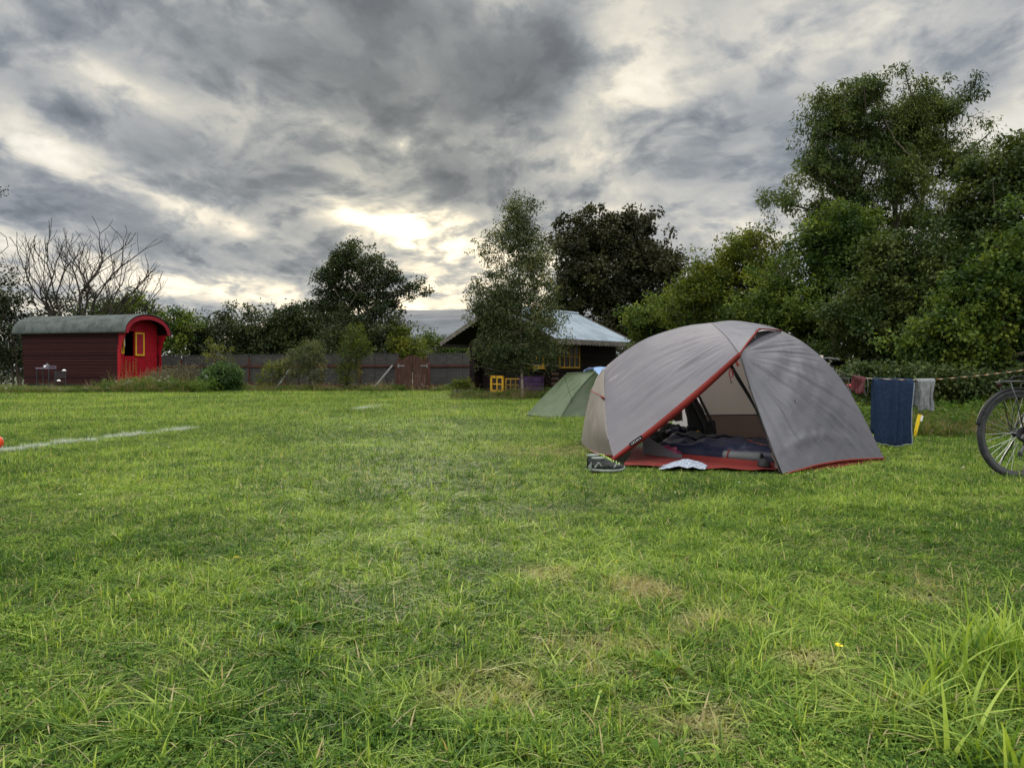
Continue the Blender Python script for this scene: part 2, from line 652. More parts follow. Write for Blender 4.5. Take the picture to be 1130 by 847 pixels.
def foliage(pts, per, clump_r, L, Wd, droop=.3, out_from=None, flat=.75, tint_clump=.35):
    """leaves scattered round clump centres"""
    n = len(pts) * per
    c = np.repeat(pts, per, 0)
    sc = np.repeat(RNG.uniform(.6, 1.35, len(pts)), per)[:, None]
    off = np.clip(RNG.normal(size=(n, 3)), -1.7, 1.7) * np.array([1, 1, flat]) * clump_r * .55 * sc
    c = c + off
    c[:, 2] = np.maximum(c[:, 2], .05)
    d = RNG.normal(size=(n, 3)) + unit(off) * .6
    d[:, 2] -= droop * 1.5
    nrm = RNG.normal(size=(n, 3)) * .7 + np.array([0, -.15, .8])
    l = L * RNG.uniform(.6, 1.3, n)
    w = Wd * RNG.uniform(.7, 1.2, n)
    t = np.clip(np.repeat(RNG.uniform(.5 - tint_clump, .5 + tint_clump, len(pts)), per) + RNG.normal(0, .16, n), 0, 1)
    return leaf_quads(c, d, nrm, l, w), t


def tree(name, label, cat, base, Y, blobs, clumps, per, clump_r, L, Wd, lm, bark='bark', trunk_top=.5, group=None, depth=.8,
         shell=1.6, droop=.3, tip_r=.010, rmax=.25, extra=None, twigs=True, stems=1, zmin=.12, flat=.75, lobes=0, lobe_r=.6, lobe_mix=.8):
    root = thing(name, label, cat, (base[0], base[1], 0), 0, group)
    pts = blob_points(blobs, Y, clumps, depth, shell)
    if lobes:
        lb = blob_points(blobs, Y, lobes, depth, 1.0)
        pick = RNG.integers(0, lobes, clumps)
        lr = RNG.uniform(.6, 1.3, lobes)[pick][:, None]
        q = np.clip(RNG.normal(size=(clumps, 3)), -1.6, 1.6) * np.array([1, .9, .62]) * lobe_r * lr
        q[:, 2] -= .18 * (q[:, 0] ** 2 + q[:, 1] ** 2) / lobe_r            # boughs droop at their ends
        keep = RNG.random(clumps) < lobe_mix
        pts = np.where(keep[:, None], lb[pick] + q, pts)
    pts = pts[pts[:, 2] > zmin]
    V, t = foliage(pts, per, clump_r, L, Wd, droop, flat=flat)
    V[:, 0] -= base[0]
    V[:, 1] -= base[1]
    link('crown', fast_mesh('crown', V, 4, lm, t), root)
    if twigs:
        tg = pts.copy()
        if len(tg) > 260: tg = tg[RNG.choice(len(tg), 260, replace=False)]
        top = pts[:, 2].max()
        cx, cy = pts[:, 0].mean(), pts[:, 1].mean()
        As, Bs, Ra, Rb = [], [], [], []
        for s_ in range(stems):
            sub = tg[s_::stems]
            bx, by = base[0] + (random.uniform(-.35, .35) if stems > 1 else 0), base[1] + (random.uniform(-.3, .3) if stems > 1 else 0)
            tr = []
            for i in range(6):
                f = i / 5
                tr.append((bx + (cx - bx) * f * .6 + random.uniform(-.05, .05) * (i > 0), by + (cy - by) * f * .6, -.05 + (top * trunk_top) * f))
            A, B, ra, rb = skeleton(tr, [Vector(q) for q in sub], tip_r=tip_r, rmax=rmax)
            As.append(A); Bs.append(B); Ra.append(ra); Rb.append(rb)
        A, B, ra, rb = map(np.concatenate, (As, Bs, Ra, Rb))
        o = np.array([base[0], base[1], 0])
        link('trunk', tubes_mesh('trunk', A - o, B - o, ra, rb, M[bark]), root)
    return root

# ================================================================ SETTING
def ground_z(x, y):
    return 0.012 * math.sin(x * 1.3 + 1) * math.sin(y * .9) if y < 16 else 0.0


def footY(py):
    return CAM_H * FPX / (py - 410.0)


def gpt(px, py):
    Y = footY(py)
    return G(px, Y)


DRY = [(gpt(705, 660), .30), (gpt(735, 668), .22), (gpt(800, 705), .22), (gpt(545, 775), .22), (gpt(690, 745), .26), (gpt(640, 730), .20), (gpt(775, 812), .18), (gpt(905, 745), .16), (gpt(620, 640), .25), (gpt(730, 790), .16), (gpt(1010, 655), .3), (gpt(610, 500), .8)]


def grass_mat(name, g1, g2, g3, straw, dry=True):
    m, nb = new_mat(name)
    at = nb.n('ShaderNodeAttribute', attribute_name='tint').outputs['Fac']
    pos = nb.n('ShaderNodeNewGeometry').outputs['Position']
    big = nb.noise(pos, .45, 3, .55).outputs[0]
    mid = nb.noise(pos, 2.6, 4, .6).outputs[0]
    fl = nb.m('ADD', nb.m('MULTIPLY', nb.m('MINIMUM', at, 1.2), .78), nb.m('ADD', nb.m('MULTIPLY', nb.m('SUBTRACT', mid, .48), .9), nb.m('MULTIPLY', nb.m('SUBTRACT', big, .50), 1.0)))
    col = nb.ramp(fl, [(.10, g1), (.45, g2), (.85, g3)])
    st = nb.mapr(at, 1.4, 1.6)
    if dry:
        d = None
        for c, r_ in DRY:
            q = nb.mapr(nb.vm('DISTANCE', pos, tuple(c)).outputs[1], r_ * 1.1, r_ * .2)
            d = q if d is None else nb.m('MAXIMUM', d, q)
        d = nb.m('MULTIPLY', d, nb.mapr(nb.noise(pos, 5, 5, .65).outputs[0], .44, .62))
        spk = nb.mapr(nb.noise(pos, 1.7, 3, .5).outputs[0], .62, .76, 0, .30)
        st = nb.m('MAXIMUM', st, nb.m('MULTIPLY', nb.m('MAXIMUM', d, spk), .75))
    sc = nb.mix(nb.noise(pos, 30, 2).outputs[0], (*straw, 1), (straw[0] * .55, straw[1] * .48, straw[2] * .42, 1))
    col = nb.mix(st, col, sc)
    p = nb.n('ShaderNodeBsdfPrincipled')
    nb.put(p.inputs['Base Color'], col)
    p.inputs['Roughness'].default_value = .55
    p.inputs['Specular IOR Level'].default_value = .11
    tr = nb.n('ShaderNodeBsdfTranslucent')
    nb.put(tr.inputs[0], nb.mix(1.0, col, (1.25, 1.25, .45, 1), 'MULTIPLY'))
    mx = nb.n('ShaderNodeMixShader')
    mx.inputs[0].default_value = .38
    nb.put(mx.inputs[1], p.outputs[0])
    nb.put(mx.inputs[2], tr.outputs[0])
    out(nb, mx.outputs[0])
    return m


M['grass'] = grass_mat('lawn_grass', (.024, .068, .012), (.106, .195, .028), (.340, .430, .088), (.52, .45, .26))
M['rank'] = grass_mat('rank_grass', (.032, .075, .012), (.065, .125, .020), (.15, .195, .040), (.27, .22, .14), dry=False)
M['daisy'] = mat('white_petal', (.8, .8, .76), (.7, .7, .66), .7)
M['butter'] = mat('yellow_petal', (.75, .6, .03), (.65, .5, .02), .5)
M['limewash'] = mat('line_paint', (.60, .61, .58), (.24, .30, .18), .8, 22)

# ground sheet
mg, nb = new_mat('turf_soil')
pos = nb.n('ShaderNodeNewGeometry').outputs['Position']
a1 = nb.noise(pos, 1.3, 6, .6).outputs[0]
a2 = nb.noise(pos, 22, 5, .65).outputs[0]
c = nb.ramp(nb.m('ADD', nb.m('MULTIPLY', a1, .5), nb.m('MULTIPLY', a2, .5)), [(.3, (.012, .018, .006)), (.5, (.024, .038, .010)), (.7, (.045, .056, .020))])
p = nb.n('ShaderNodeBsdfPrincipled')
nb.put(p.inputs['Base Color'], c)
p.inputs['Roughness'].default_value = .95
bn = nb.n('ShaderNodeBump')
bn.inputs['Strength'].default_value = .8
bn.inputs['Distance'].default_value = .03
nb.put(bn.inputs['Height'], a2)
nb.put(p.inputs['Normal'], bn.outputs[0])
out(nb, p.outputs[0])
xs = [-3000, -400, -120] + [-60 + i * 2 for i in range(20)] + [-20 + i * .5 for i in range(81)] + [22 + i * 2 for i in range(20)] + [120, 400, 3000]
ys = [-3000, -100, -10] + [-2 + i * .5 for i in range(60)] + [28 + i * 2 for i in range(20)] + [120, 500, 1500, 4500]
g = [[Vector((x, y, ground_z(x, y) if abs(x) < 19 else 0)) for y in ys] for x in xs]
tag(MB().grid(g).build('ground', mg, smooth=True), kind='structure')

# far limestone hill
mh, nb = new_mat('bare_limestone_hill')
pos = nb.n('ShaderNodeNewGeometry').outputs['Position']
mpn = nb.n('ShaderNodeMapping')
nb.put(mpn.inputs[0], pos)
mpn.inputs['Scale'].default_value = (.006, .006, .11)
f1 = nb.noise(mpn.outputs[0], 1.0, 7, .62, .4).outputs[0]
f2 = nb.noise(pos, .03, 6, .7).outputs[0]
c = nb.ramp(nb.m('ADD', nb.m('MULTIPLY', f1, .6), nb.m('MULTIPLY', f2, .4)), [(.36, (.040, .048, .054)), (.5, (.072, .082, .096)), (.62, (.11, .12, .135))])
p = nb.n('ShaderNodeBsdfPrincipled')
nb.put(p.inputs['Base Color'], c)
p.inputs['Roughness'].default_value = .95
out(nb, p.outputs[0])
g = []
prof = [(-60, 0), (200, .30), (300, .62), (380, .93), (450, 1.0), (530, 1.03), (640, 1.0), (760, .86), (900, .6), (1150, .3), (1400, 0)]
for i in range(121):
    px = -60 + (1400 + 60) * i / 120
    for k in range(len(prof) - 1):
        if prof[k][0] <= px <= prof[k + 1][0]:
            f = (px - prof[k][0]) / (prof[k + 1][0] - prof[k][0])
            f = f * f * (3 - 2 * f)
            h = prof[k][1] * (1 - f) + prof[k + 1][1] * f
            break
    row = []
    for j in range(31):
        t = j / 30
        Y = 620 + 420 * t
        z = 71 * h * (math.sin(math.pi / 2 * min(1, t / .72)) ** .8 if t < .72 else 1 - .3 * (t - .72))
        z += (nz(i * .3, j * .35) * 1.6 + nz(i * .9, j * .8) * .6) * h * min(1, t * 4)
        st = 9.0
        z = z * .65 + .35 * (math.floor(z / st) + min(1, (z / st % 1) * 2.4)) * st
        row.append(Vector(((px - 565) / FPX * 900 * (Y / 900), Y, z - (1 if j == 0 else 0))))
    g.append(row)
tag(MB().grid(g).build('hills', mh, smooth=True), kind='structure')

# ---------------------------------------------------------------- grass tiles
PROTO = bpy.data.collections.new('grass_tiles')


def blades(n, rad, h, w, lean, segs=2, straw=.06, flat=0.0, hvar=.5, square=False, tint=(0, 1), clump=0):
    r_ = rad * np.sqrt(RNG.random(n))
    a = RNG.random(n) * 2 * np.pi
    px_, py_ = r_ * np.cos(a), r_ * np.sin(a)
    if square:
        px_, py_ = RNG.uniform(-rad, rad, n), RNG.uniform(-rad, rad, n)
    az = RNG.random(n) * 2 * np.pi
    if clump:
        k_ = max(1, n // clump)
        ci = RNG.integers(0, k_, n)
        cr = rad * np.sqrt(RNG.random(k_))
        ca = RNG.random(k_) * 2 * np.pi
        ox, oy = RNG.normal(0, .0065, n), RNG.normal(0, .0065, n)
        px_, py_ = (cr * np.cos(ca))[ci] + ox, (cr * np.sin(ca))[ci] + oy
        az = np.arctan2(oy, ox) + RNG.normal(0, .5, n)
        hf, tf = RNG.uniform(.6, 1.35, k_)[ci], RNG.uniform(-.25, .25, k_)[ci]
    hh = h * np.clip(RNG.normal(1, hvar, n), .25, 2.2)
    ln = np.abs(RNG.normal(lean, lean * .6, n))
    lying = RNG.random(n) < flat
    zb = np.where(lying, RNG.uniform(.2, .9, n) * h, -.006)
    up = np.where(lying, RNG.uniform(-.15, .25, n), 1.0)
    ln = np.where(lying, 1.2, ln)
    ww = w * RNG.uniform(.6, 1.3, n)
    sd = az + np.pi / 2 + RNG.normal(0, .5, n)
    t_ = np.where(RNG.random(n) < straw, 2.0, RNG.uniform(tint[0], tint[1], n))  # straw: dry stems and clippings, plus pale blades put in for highlights
    if clump:
        hh = hh * hf
        t_ = np.where(t_ < 1.5, np.clip(t_ + tf, 0, 1.2), t_)
    t_ = np.where(lying & (RNG.random(n) < .4), 2.0, t_)
    rings = []
    for k in range(segs + 1):
        t = k / segs
        hx = ln * hh * t * t
        cx, cy = px_ + np.cos(az) * hx, py_ + np.sin(az) * hx
        cz = zb + hh * up * (t - .28 * np.minimum(ln, 1.6) * t * t)
        wd = ww * (1 - t) ** .6 * .5 if k < segs else ww * .04
        if k == 0: wd = ww * .4
        rings.append((np.stack([cx - np.cos(sd) * wd, cy - np.sin(sd) * wd, cz], 1), np.stack([cx + np.cos(sd) * wd, cy + np.sin(sd) * wd, cz], 1)))
    V = np.stack([np.stack([rings[k][0], rings[k][1], rings[k + 1][1], rings[k + 1][0]], 1) for k in range(segs)], 1)
    return V.reshape(-1, 3), np.repeat(t_, segs)


def broad(n, L, w, up=.35, rad=.02, tint=(.2, .8), prof=(.12, .5, .85, 1.0, .9, .55, .04)):
    """rosette of leaves, arched over at the tip, folded along the midrib"""
    segs = len(prof) - 1
    az = np.linspace(0, 2 * np.pi, n, endpoint=False) + RNG.normal(0, .35, n)
    ll = L * RNG.uniform(.5, 1.2, n)
    uu = up * RNG.uniform(.3, 1.7, n)
    t_ = RNG.uniform(tint[0], tint[1], n)
    quads, tt = [], []
    for side in (-1, 1):
        prev = None
        for k in range(segs + 1):
            t = k / segs
            r_ = rad + ll * t
            z = ll * uu * math.sin(t * 2.5) + .004
            cx, cy = np.cos(az + .25 * t * uu) * r_, np.sin(az + .25 * t * uu) * r_
            wd = w * prof[k] * .5 * side
            mid_ = np.stack([cx, cy, z], 1)
            ed = np.stack([cx + np.sin(az) * wd, cy - np.cos(az) * wd, z + abs(wd) * .5], 1)
            if prev is not None:
                quads.append(np.stack([prev[0], prev[1], ed, mid_], 1))
                tt.append(t_)
            prev = (mid_, ed)
    return np.concatenate(quads).reshape(-1, 3), np.concatenate(tt)


def proto(name, parts, m):
    V = np.concatenate([q[0] for q in parts])
    t = np.concatenate([q[1] for q in parts])
    me = fast_mesh(name, V, 4, m, t)
    o = bpy.data.objects.new(name, me)
    PROTO.objects.link(o)


TILES = {}
def reg(kind, parts, m='grass'):
    i = len(PROTO.objects)
    proto('tile_%02d' % i, parts, M[m])
    TILES.setdefault(kind, []).append(i)


for _ in range(4):
    reg('lawn', [blades(2300, .26, .029, .0054, .95, 3, .03, .0, clump=11), blades(500, .26, .022, .0040, 1.2, 2, .12, .5), blades(200, .26, .012, .010, 1.5, 2, .0)])
for _ in range(3):
    reg('lush', [blades(2000, .26, .036, .0064, 1.0, 4, .02, .0, tint=(.3, 1.1), clump=16), blades(500, .26, .028, .0042, 1.0, 2, .05, .2)])
for _ in range(3):
    reg('rough', [blades(1700, .26, .030, .0060, 1.4, 4, .06, .0, tint=(0, .9), clump=10), blades(900, .26, .024, .0036, 1.2, 2, .15, .6)])
for _ in range(3):
    reg('dry', [blades(900, .26, .025, .0034, 1.2, 2, .5, .5), blades(1100, .26, .034, .0048, 1.0, 3, .08, .0, clump=12)])
for _ in range(4):
    reg('mid', [blades(2200, .26, .034, .0052, .95, 2, .06, .0, clump=12), blades(400, .26, .02, .004, 1.2, 1, .2, .5)])
for _ in range(3):
    reg('far', [blades(1500, .28, .044, .0050, .8, 1, .08, .0, clump=6)])
for _ in range(3):
    reg('tuft', [blades(60, .045, .075, .0085, .85, 5, .02, 0, .4, tint=(.3, 1.1))])
for _ in range(3):
    reg('tall', [blades(42, .09, .16, .0125, .70, 7, .02, 0, .4, tint=(.4, 1.1)), blades(60, .10, .08, .008, 1.2, 4, .08)])
for _ in range(2):
    reg('dock', [broad(7, .070, .024, .22, tint=(.2, .75)), broad(5, .04, .016, .6, tint=(.3, .8)), blades(30, .05, .05, .004, .9, 3)])
for _ in range(2):
    reg('dandelion', [broad(10, .065, .011, .3, tint=(.2, .9), prof=(.15, .3, .5, .9, .7, 1.0, .05))])
reg('clover', [tuple(np.concatenate(z) for z in zip(*[(lambda q, o: (q[0] * .16 + o, q[1]))(broad(3, .055, .06, .25, prof=(.2, .8, 1.0, .3)), np.array([random.gauss(0, .06), random.gauss(0, .06), random.uniform(.012, .035)])) for _k in range(70)]))])
for _ in range(3):
    reg('meadow', [blades(170, .30, .42, .012, .45, 3, .45, 0, .45, tint=(0, .7)), blades(220, .34, .22, .014, .8, 2, .15)], 'rank')
for _ in range(2):
    reg('nettle', [foliage(np.array([[random.gauss(0, .16), random.gauss(0, .16), random.uniform(.08, .55)] for _k in range(40)]), 9, .07, .075, .035)], 'rank')
# flowers
for nm, m_, L_, w_ in (('daisy', 'daisy', .009, .006), ('butter', 'butter', .010, .010)):
    reg(nm, [(q[0] + np.array([0, 0, .035 if nm == 'daisy' else .06]), q[1]) for q in [broad(9 if nm == 'daisy' else 5, L_, w_, .1, .002)]], m_)
reg('umbel', [(lambda q, o: (q[0] + o, q[1]))(broad(7, .03, .03, .05, .004), np.array([random.gauss(0, .12), random.gauss(0, .12), random.uniform(.35, .6)])) for _k in range(5)], 'daisy')
reg('paint', [blades(480, .11, .036, .006, .9, 2, 0, .15)], 'limewash')
reg('stalk', [blades(26, .20, .75, .010, .35, 4, .9, 0, .25), ], 'rank')


def scatter(name, pts, mats, kind='stuff', label=None):
    """pts: list of (x, y, z, rot, (sx,sy,sz), idx)"""
    me = bpy.data.meshes.new(name)
    me.from_pydata([q[:3] for q in pts], [], [])
    a = me.attributes.new('rot', 'FLOAT', 'POINT')
    a.data.foreach_set('value', [q[3] for q in pts])
    a = me.attributes.new('scl', 'FLOAT_VECTOR', 'POINT')
    a.data.foreach_set('vector', [w for q in pts for w in q[4]])
    a = me.attributes.new('idx', 'INT', 'POINT')
    a.data.foreach_set('value', [q[5] for q in pts])
    for m_ in mats: me.materials.append(M[m_])
    o = link(name, me)
    ng = bpy.data.node_groups.new(name + '_scatter', 'GeometryNodeTree')
    ng.interface.new_socket('Geometry', in_out='INPUT', socket_type='NodeSocketGeometry')
    ng.interface.new_socket('Geometry', in_out='OUTPUT', socket_type='NodeSocketGeometry')
    N, Lk = ng.nodes, ng.links
    gi, go = N.new('NodeGroupInput'), N.new('NodeGroupOutput')
    ip = N.new('GeometryNodeInstanceOnPoints')
    ci = N.new('GeometryNodeCollectionInfo')
    ci.inputs['Collection'].default_value = PROTO
    ci.inputs['Separate Children'].default_value = True
    ci.inputs['Reset Children'].default_value = True
    ci.transform_space = 'ORIGINAL'
    def named(nm, ty):
        q = N.new('GeometryNodeInputNamedAttribute')
        q.data_type = ty
        q.inputs['Name'].default_value = nm
        return q.outputs[0]
    cx = N.new('ShaderNodeCombineXYZ')
    Lk.new(named('rot', 'FLOAT'), cx.inputs[2])
    Lk.new(gi.outputs[0], ip.inputs['Points'])
    Lk.new(ci.outputs[0], ip.inputs['Instance'])
    ip.inputs['Pick Instance'].default_value = True
    Lk.new(named('idx', 'INT'), ip.inputs['Instance Index'])
    Lk.new(cx.outputs[0], ip.inputs['Rotation'])
    Lk.new(named('scl', 'FLOAT_VECTOR'), ip.inputs['Scale'])
    Lk.new(ip.outputs[0], go.inputs[0])
    md = o.modifiers.new('scatter', 'NODES')
    md.node_group = ng
    return tag(o, label, 'grass' if label else None, kind=kind)


# plan of the big tent's ground area, kept free of grass
TENT_POLY = [(.98, 6.75), (2.16, 6.32), (3.30, 7.25), (3.2, 8.6), (2.5, 9.0), (1.0, 8.75), (.9, 7.6)]
GREEN_POLY = [(.3, 14.0), (1.45, 13.8), (1.8, 15.0), (.9, 15.4)]


def inside(x, y, poly, grow=0.0):
    cx = sum(q[0] for q in poly) / len(poly)
    cy = sum(q[1] for q in poly) / len(poly)
    k = 1 + grow
    c = False
    n = len(poly)
    for i in range(n):
        x1, y1 = cx + (poly[i][0] - cx) * k, cy + (poly[i][1] - cy) * k
        x2, y2 = cx + (poly[i - 1][0] - cx) * k, cy + (poly[i - 1][1] - cy) * k
        if (y1 > y) != (y2 > y) and x < (x2 - x1) * (y - y1) / (y2 - y1) + x1: c = not c
    return c


LINE = [(-5.32, 7.6), (-4.62, 11.4), (-3.42, 16.8), (-3.12, 19.4)]
def on_line(x, y, w=.10):
    for a, c in ((LINE[0], LINE[1]), (LINE[2], LINE[3])):
        if a[1] - .1 < y < c[1] + .1 and abs(x - (a[0] + (c[0] - a[0]) * (y - a[1]) / (c[1] - a[1]))) < w: return True
    return False


pts = []
def put(x, y, kind, s=1.0, sz=1.0, dz=0.0):
    pts.append((x, y, ground_z(x, y) + dz, random.uniform(0, 6.28), (s, s, sz), random.choice(TILES[kind])))


y = .65
while y < 5.2:                                   # near lawn
    x = -.72 * y - 1.7
    while x < .72 * y + 1.7:
        xx, yy = x + random.uniform(-.09, .09), y + random.uniform(-.09, .09)
        dry = any((xx - c.x) ** 2 + (yy - c.y) ** 2 < (r_ * .85) ** 2 for c, r_ in DRY)
        q = nz(xx * .8 + 4, yy * .8)
        k = 'dry' if dry and random.random() < .5 else 'lush' if q > .12 else 'rough' if q < -.12 or (xx < -.4 and yy < 3 and random.random() < .4) else 'lawn'
        put(xx, yy, k, random.uniform(.9, 1.15), random.uniform(.8, 1.2) * (.9 if yy > 3 else 1.15))
        x += .27
    y += .27
while y < 13.5:
    x = -.70 * y - 1.7
    st = .36
    while x < .70 * y + 1.7:
        xx, yy = x + random.uniform(-.12, .12), y + random.uniform(-.12, .12)
        x += st
        if inside(xx, yy, TENT_POLY, .05): continue
        near = inside(xx, yy, TENT_POLY, .40)
        s = 1.0 if near else 1.5
        k = 'mid'
        if random.random() < .12 and nz(xx * .7, yy * .7 + 9) > .1: k = 'lush'
        put(xx, yy, 'mid' if near else k, s, random.uniform(.75, 1.2) * (.62 if near else 1 if k == 'mid' else .8))
    y += st
while y < 46:
    st = .75 if y < 24 else 1.1
    x = -.70 * y - 2.5
    while x < .70 * y + 2.5:
        xx, yy = x + random.uniform(-.3, .3), y + random.uniform(-.3, .3)
        x += st
        if inside(xx, yy, GREEN_POLY, .05): continue
        s = 2.6 if yy < 24 else 4.0
        put(xx, yy, 'far', s, random.uniform(.9, 1.5) * (1 if yy < 24 else 1.3))
    y += st
# tufts, docks, dandelions, clover, flowers
for _ in range(1500):
    yy = 1.3 + 10 * random.random() ** 1.7
    xx = random.uniform(-.72, .72) * yy
    if inside(xx, yy, TENT_POLY, .12) or on_line(xx, yy): continue
    q = nz(xx * .9 + 20, yy * .9)
    k = random.choices(['tuft', 'dock', 'dandelion', 'clover'], [.6 + max(0, q) * 2, .16, .6, 1.3])[0]
    if yy > 6 and (k in ('tuft', 'clover', 'dock') or random.random() < .5): continue
    put(xx, yy, k, random.uniform(.6, 1.2), random.uniform(.3, .65) if k == 'tuft' else random.uniform(.7, 1.2))
for px, py, s in [(820, 655, 1.0), (180, 665, 1.0), (330, 690, 1.2), (275, 670, 1.0), (815, 660, .9), (745, 745, 1.1), (770, 720, .9), (900, 640, .8), (960, 645, .9), (600, 760, .9), (360, 560, .9), (440, 640, .9)]:
    c = gpt(px, py)
    for _ in range(2): put(c.x + random.gauss(0, .05), c.y + random.gauss(0, .05), 'dock', s, s * 1.2)
for px, py, n, s in [(400, 715, 9, .8), (330, 712, 6, .9), (230, 790, 14, .85), (150, 820, 10, .9), (60, 800, 8, .8), (420, 790, 9, .8), (480, 660, 8, .7), (20, 700, 6, .7), (860, 790, 12, .9), (580, 830, 8, .9), (520, 700, 6, .7), (930, 700, 8, .8), (1000, 790, 16, 1.0), (700, 700, 5, .9)]:
    for _ in range(n):
        c = gpt(px + random.gauss(0, 30), py + random.gauss(0, 14))
        put(c.x, c.y, 'tuft', random.uniform(.7, 1.2) * s, random.uniform(.5, .95) * s)
for _ in range(20):                              # the rank tussock at the lower right
    c = gpt(random.gauss(1112, 26), random.gauss(765, 32))
    put(c.x, c.y, 'tall', random.uniform(.6, 1.0), random.uniform(.4, .8))
for px, py, sz in [(1058, 765, .95), (1088, 750, 1.1), (1112, 752, 1.05), (1132, 745, 1.0), (1045, 800, .7)]:
    c = gpt(px, py)
    put(c.x, c.y, 'tall', .8, sz)
for _ in range(150):
    yy = 5 + 20 * random.random()
    xx = random.uniform(-.7, .7) * yy
    if not inside(xx, yy, TENT_POLY, .1): put(xx, yy, 'daisy', random.uniform(.7, 1.1) * (1.3 if yy > 8 else 1), random.uniform(.7, 1.1))
c = gpt(927, 742)
put(c.x, c.y, 'butter', 1.3, 1.0)
c = gpt(260, 628)
put(c.x, c.y, 'butter', 1.0, .8)
scatter('grass', pts, ['grass'], 'stuff', 'mown green meadow grass with dry patches covering the field')

pts = []
for seg in ((LINE[0], LINE[1]), (LINE[2], LINE[3])):
    a, c = seg
    n = int((c[1] - a[1]) / .045)
    for i in range(n):
        t = i / n
        if nz(i * .15, 7) < -.22 or (t > .7 and random.random() < .6) or random.random() < .25: continue
        put(a[0] + (c[0] - a[0]) * t + random.gauss(0, .05), a[1] + (c[1] - a[1]) * t, 'paint', random.uniform(.7, 1.25), random.uniform(.8, 1.5))
scatter('pitch_line', pts, ['limewash'], 'structure')

# tall weeds along the far edge and at the hedge foot
pts = []
for _ in range(420):                             # in front of wagon and fence
    px = random.uniform(-30, 500)
    Y = random.uniform(29.5, 33.5) if px < 230 else random.uniform(31.5, 33.5)
    if px < 135: Y = random.uniform(29, 31.8)
    if 425 < px < 485 and random.random() < .6: continue
    c = G(px, Y)
    k = random.choices(['meadow', 'nettle', 'stalk', 'umbel'], [.6, .12, .14, .10])[0]
    hs = .55 if px < 135 else .8 if px < 240 else .55
    put(c.x, c.y, k, random.uniform(.9, 1.7), random.uniform(.5, 1.1) * hs)
for _ in range(130):                             # clump by the wagon's red end
    c = G(random.gauss(180, 28), random.uniform(29.5, 32))
    put(c.x, c.y, random.choice(['meadow', 'stalk', 'meadow', 'nettle', 'umbel']), random.uniform(1, 1.6), random.uniform(.6, 1.2))
for _ in range(90):
    c = G(min(640, max(505, random.gauss(565, 40))), random.uniform(22.5, 25.5))
    put(c.x, c.y, random.choice(['meadow', 'meadow', 'stalk', 'nettle']), random.uniform(.5, 1.1), random.uniform(.25, .65))
for _ in range(520):                             # bank under the right-hand hedge
    px = random.uniform(925, 1230)
    Y = random.uniform(9.8, 13.6)
    c = G(px, Y)
    f = (Y - 9.8) / 3.8
    k = random.choices(['meadow', 'nettle', 'lush'], [.5, .2 + .8 * f, .5 * (1 - f)])[0]
    put(c.x, c.y, k, random.uniform(.6, 1.1) * (1.6 if k == 'lush' else 1), random.uniform(.25, .5) + .65 * f * (k != 'lush') + (1.0 if k == 'lush' else 0))
for _ in range(200):
    c = G(random.uniform(690, 925), random.uniform(14, 20))
    put(c.x, c.y, random.choice(['meadow', 'nettle']), 1.2, random.uniform(.5, 1))
scatter('tall_weeds', pts, ['rank'], 'stuff', 'tall seeding grass, nettles and white umbels along the edges of the field')

# ---------------------------------------------------------------- trees and shrubs
LM = {
    'hazel': leaf_mat('hazel_leaf', (.014, .034, .009), (.056, .096, .018), (.175, .215, .034), .38, .5, .5),
    'yellow': leaf_mat('lime_green_leaf', (.022, .042, .009), (.078, .108, .018), (.21, .22, .030), .42, .5, .5),
    'ash': leaf_mat('ash_leaf', (.020, .040, .014), (.055, .086, .024), (.140, .165, .042), .35, .5, .4),
    'dark': leaf_mat('dark_hedge_leaf', (.010, .020, .008), (.026, .040, .014), (.065, .080, .024), .25, .5, .35),
    'ivy': leaf_mat('ivy_leaf', (.012, .020, .010), (.024, .036, .015), (.045, .055, .022), .15, .4, .5),
    'thicket': leaf_mat('thicket_leaf', (.012, .026, .009), (.036, .060, .016), (.095, .120, .030), .3, .45, .6),
    'copper': leaf_mat('copper_leaf', (.014, .017, .009), (.032, .032, .016), (.066, .070, .028), .22, .5, .45),
    'birch': leaf_mat('birch_leaf', (.022, .036, .016), (.050, .070, .028), (.110, .125, .046), .32, .5, .6, fleck=(.30, .24, .06)),
    'bramble': leaf_mat('bramble_leaf', (.018, .034, .012), (.042, .066, .022), (.090, .115, .035), .30, .45, .9),
    'willow': leaf_mat('willow_leaf', (.05, .065, .03), (.10, .12, .05), (.17, .18, .07), .35, .5, .9),
    'shrub': leaf_mat('garden_shrub_leaf', (.024, .055, .016), (.050, .095, .028), (.09, .145, .045), .3, .45, 1.5),
}

# hedges and trees beyond the fence, left to right
tree('ivy_clad_tree', 'dark ivy clad tree behind the left end of the wagon roof', 'tree', G(18, 41), 41,
     [(5, 352, 22, 48), (32, 365, 24, 42), (20, 330, 12, 34), (-15, 345, 30, 50)], 230, 46, .42, .17, .11, LM['ivy'], lobes=26, lobe_r=.7, stems=3, rmax=.16, tip_r=.012)
tree('ivy_clad_tree', 'ivy covered thicket behind the middle of the wagon under the bare branches', 'tree', G(95, 43), 43,
     [(70, 352, 20, 32), (98, 356, 34, 36), (120, 350, 16, 28), (80, 325, 6, 14), (60, 385, 50, 25), (97, 315, 4, 12)], 230, 50, .42, .16, .10, LM['ivy'], lobes=24, lobe_r=.7, stems=3, rmax=.16, tip_r=.012)
tree('hedge_bush', 'mid green bush right behind the red end of the wagon', 'bush', G(170, 42), 42,
     [(150, 358, 34, 30), (185, 375, 32, 32), (130, 350, 22, 22), (200, 385, 22, 25)], 210, 56, .40, .16, .10, LM['hazel'], lobes=26, lobe_r=.6, stems=3, tip_r=.010)
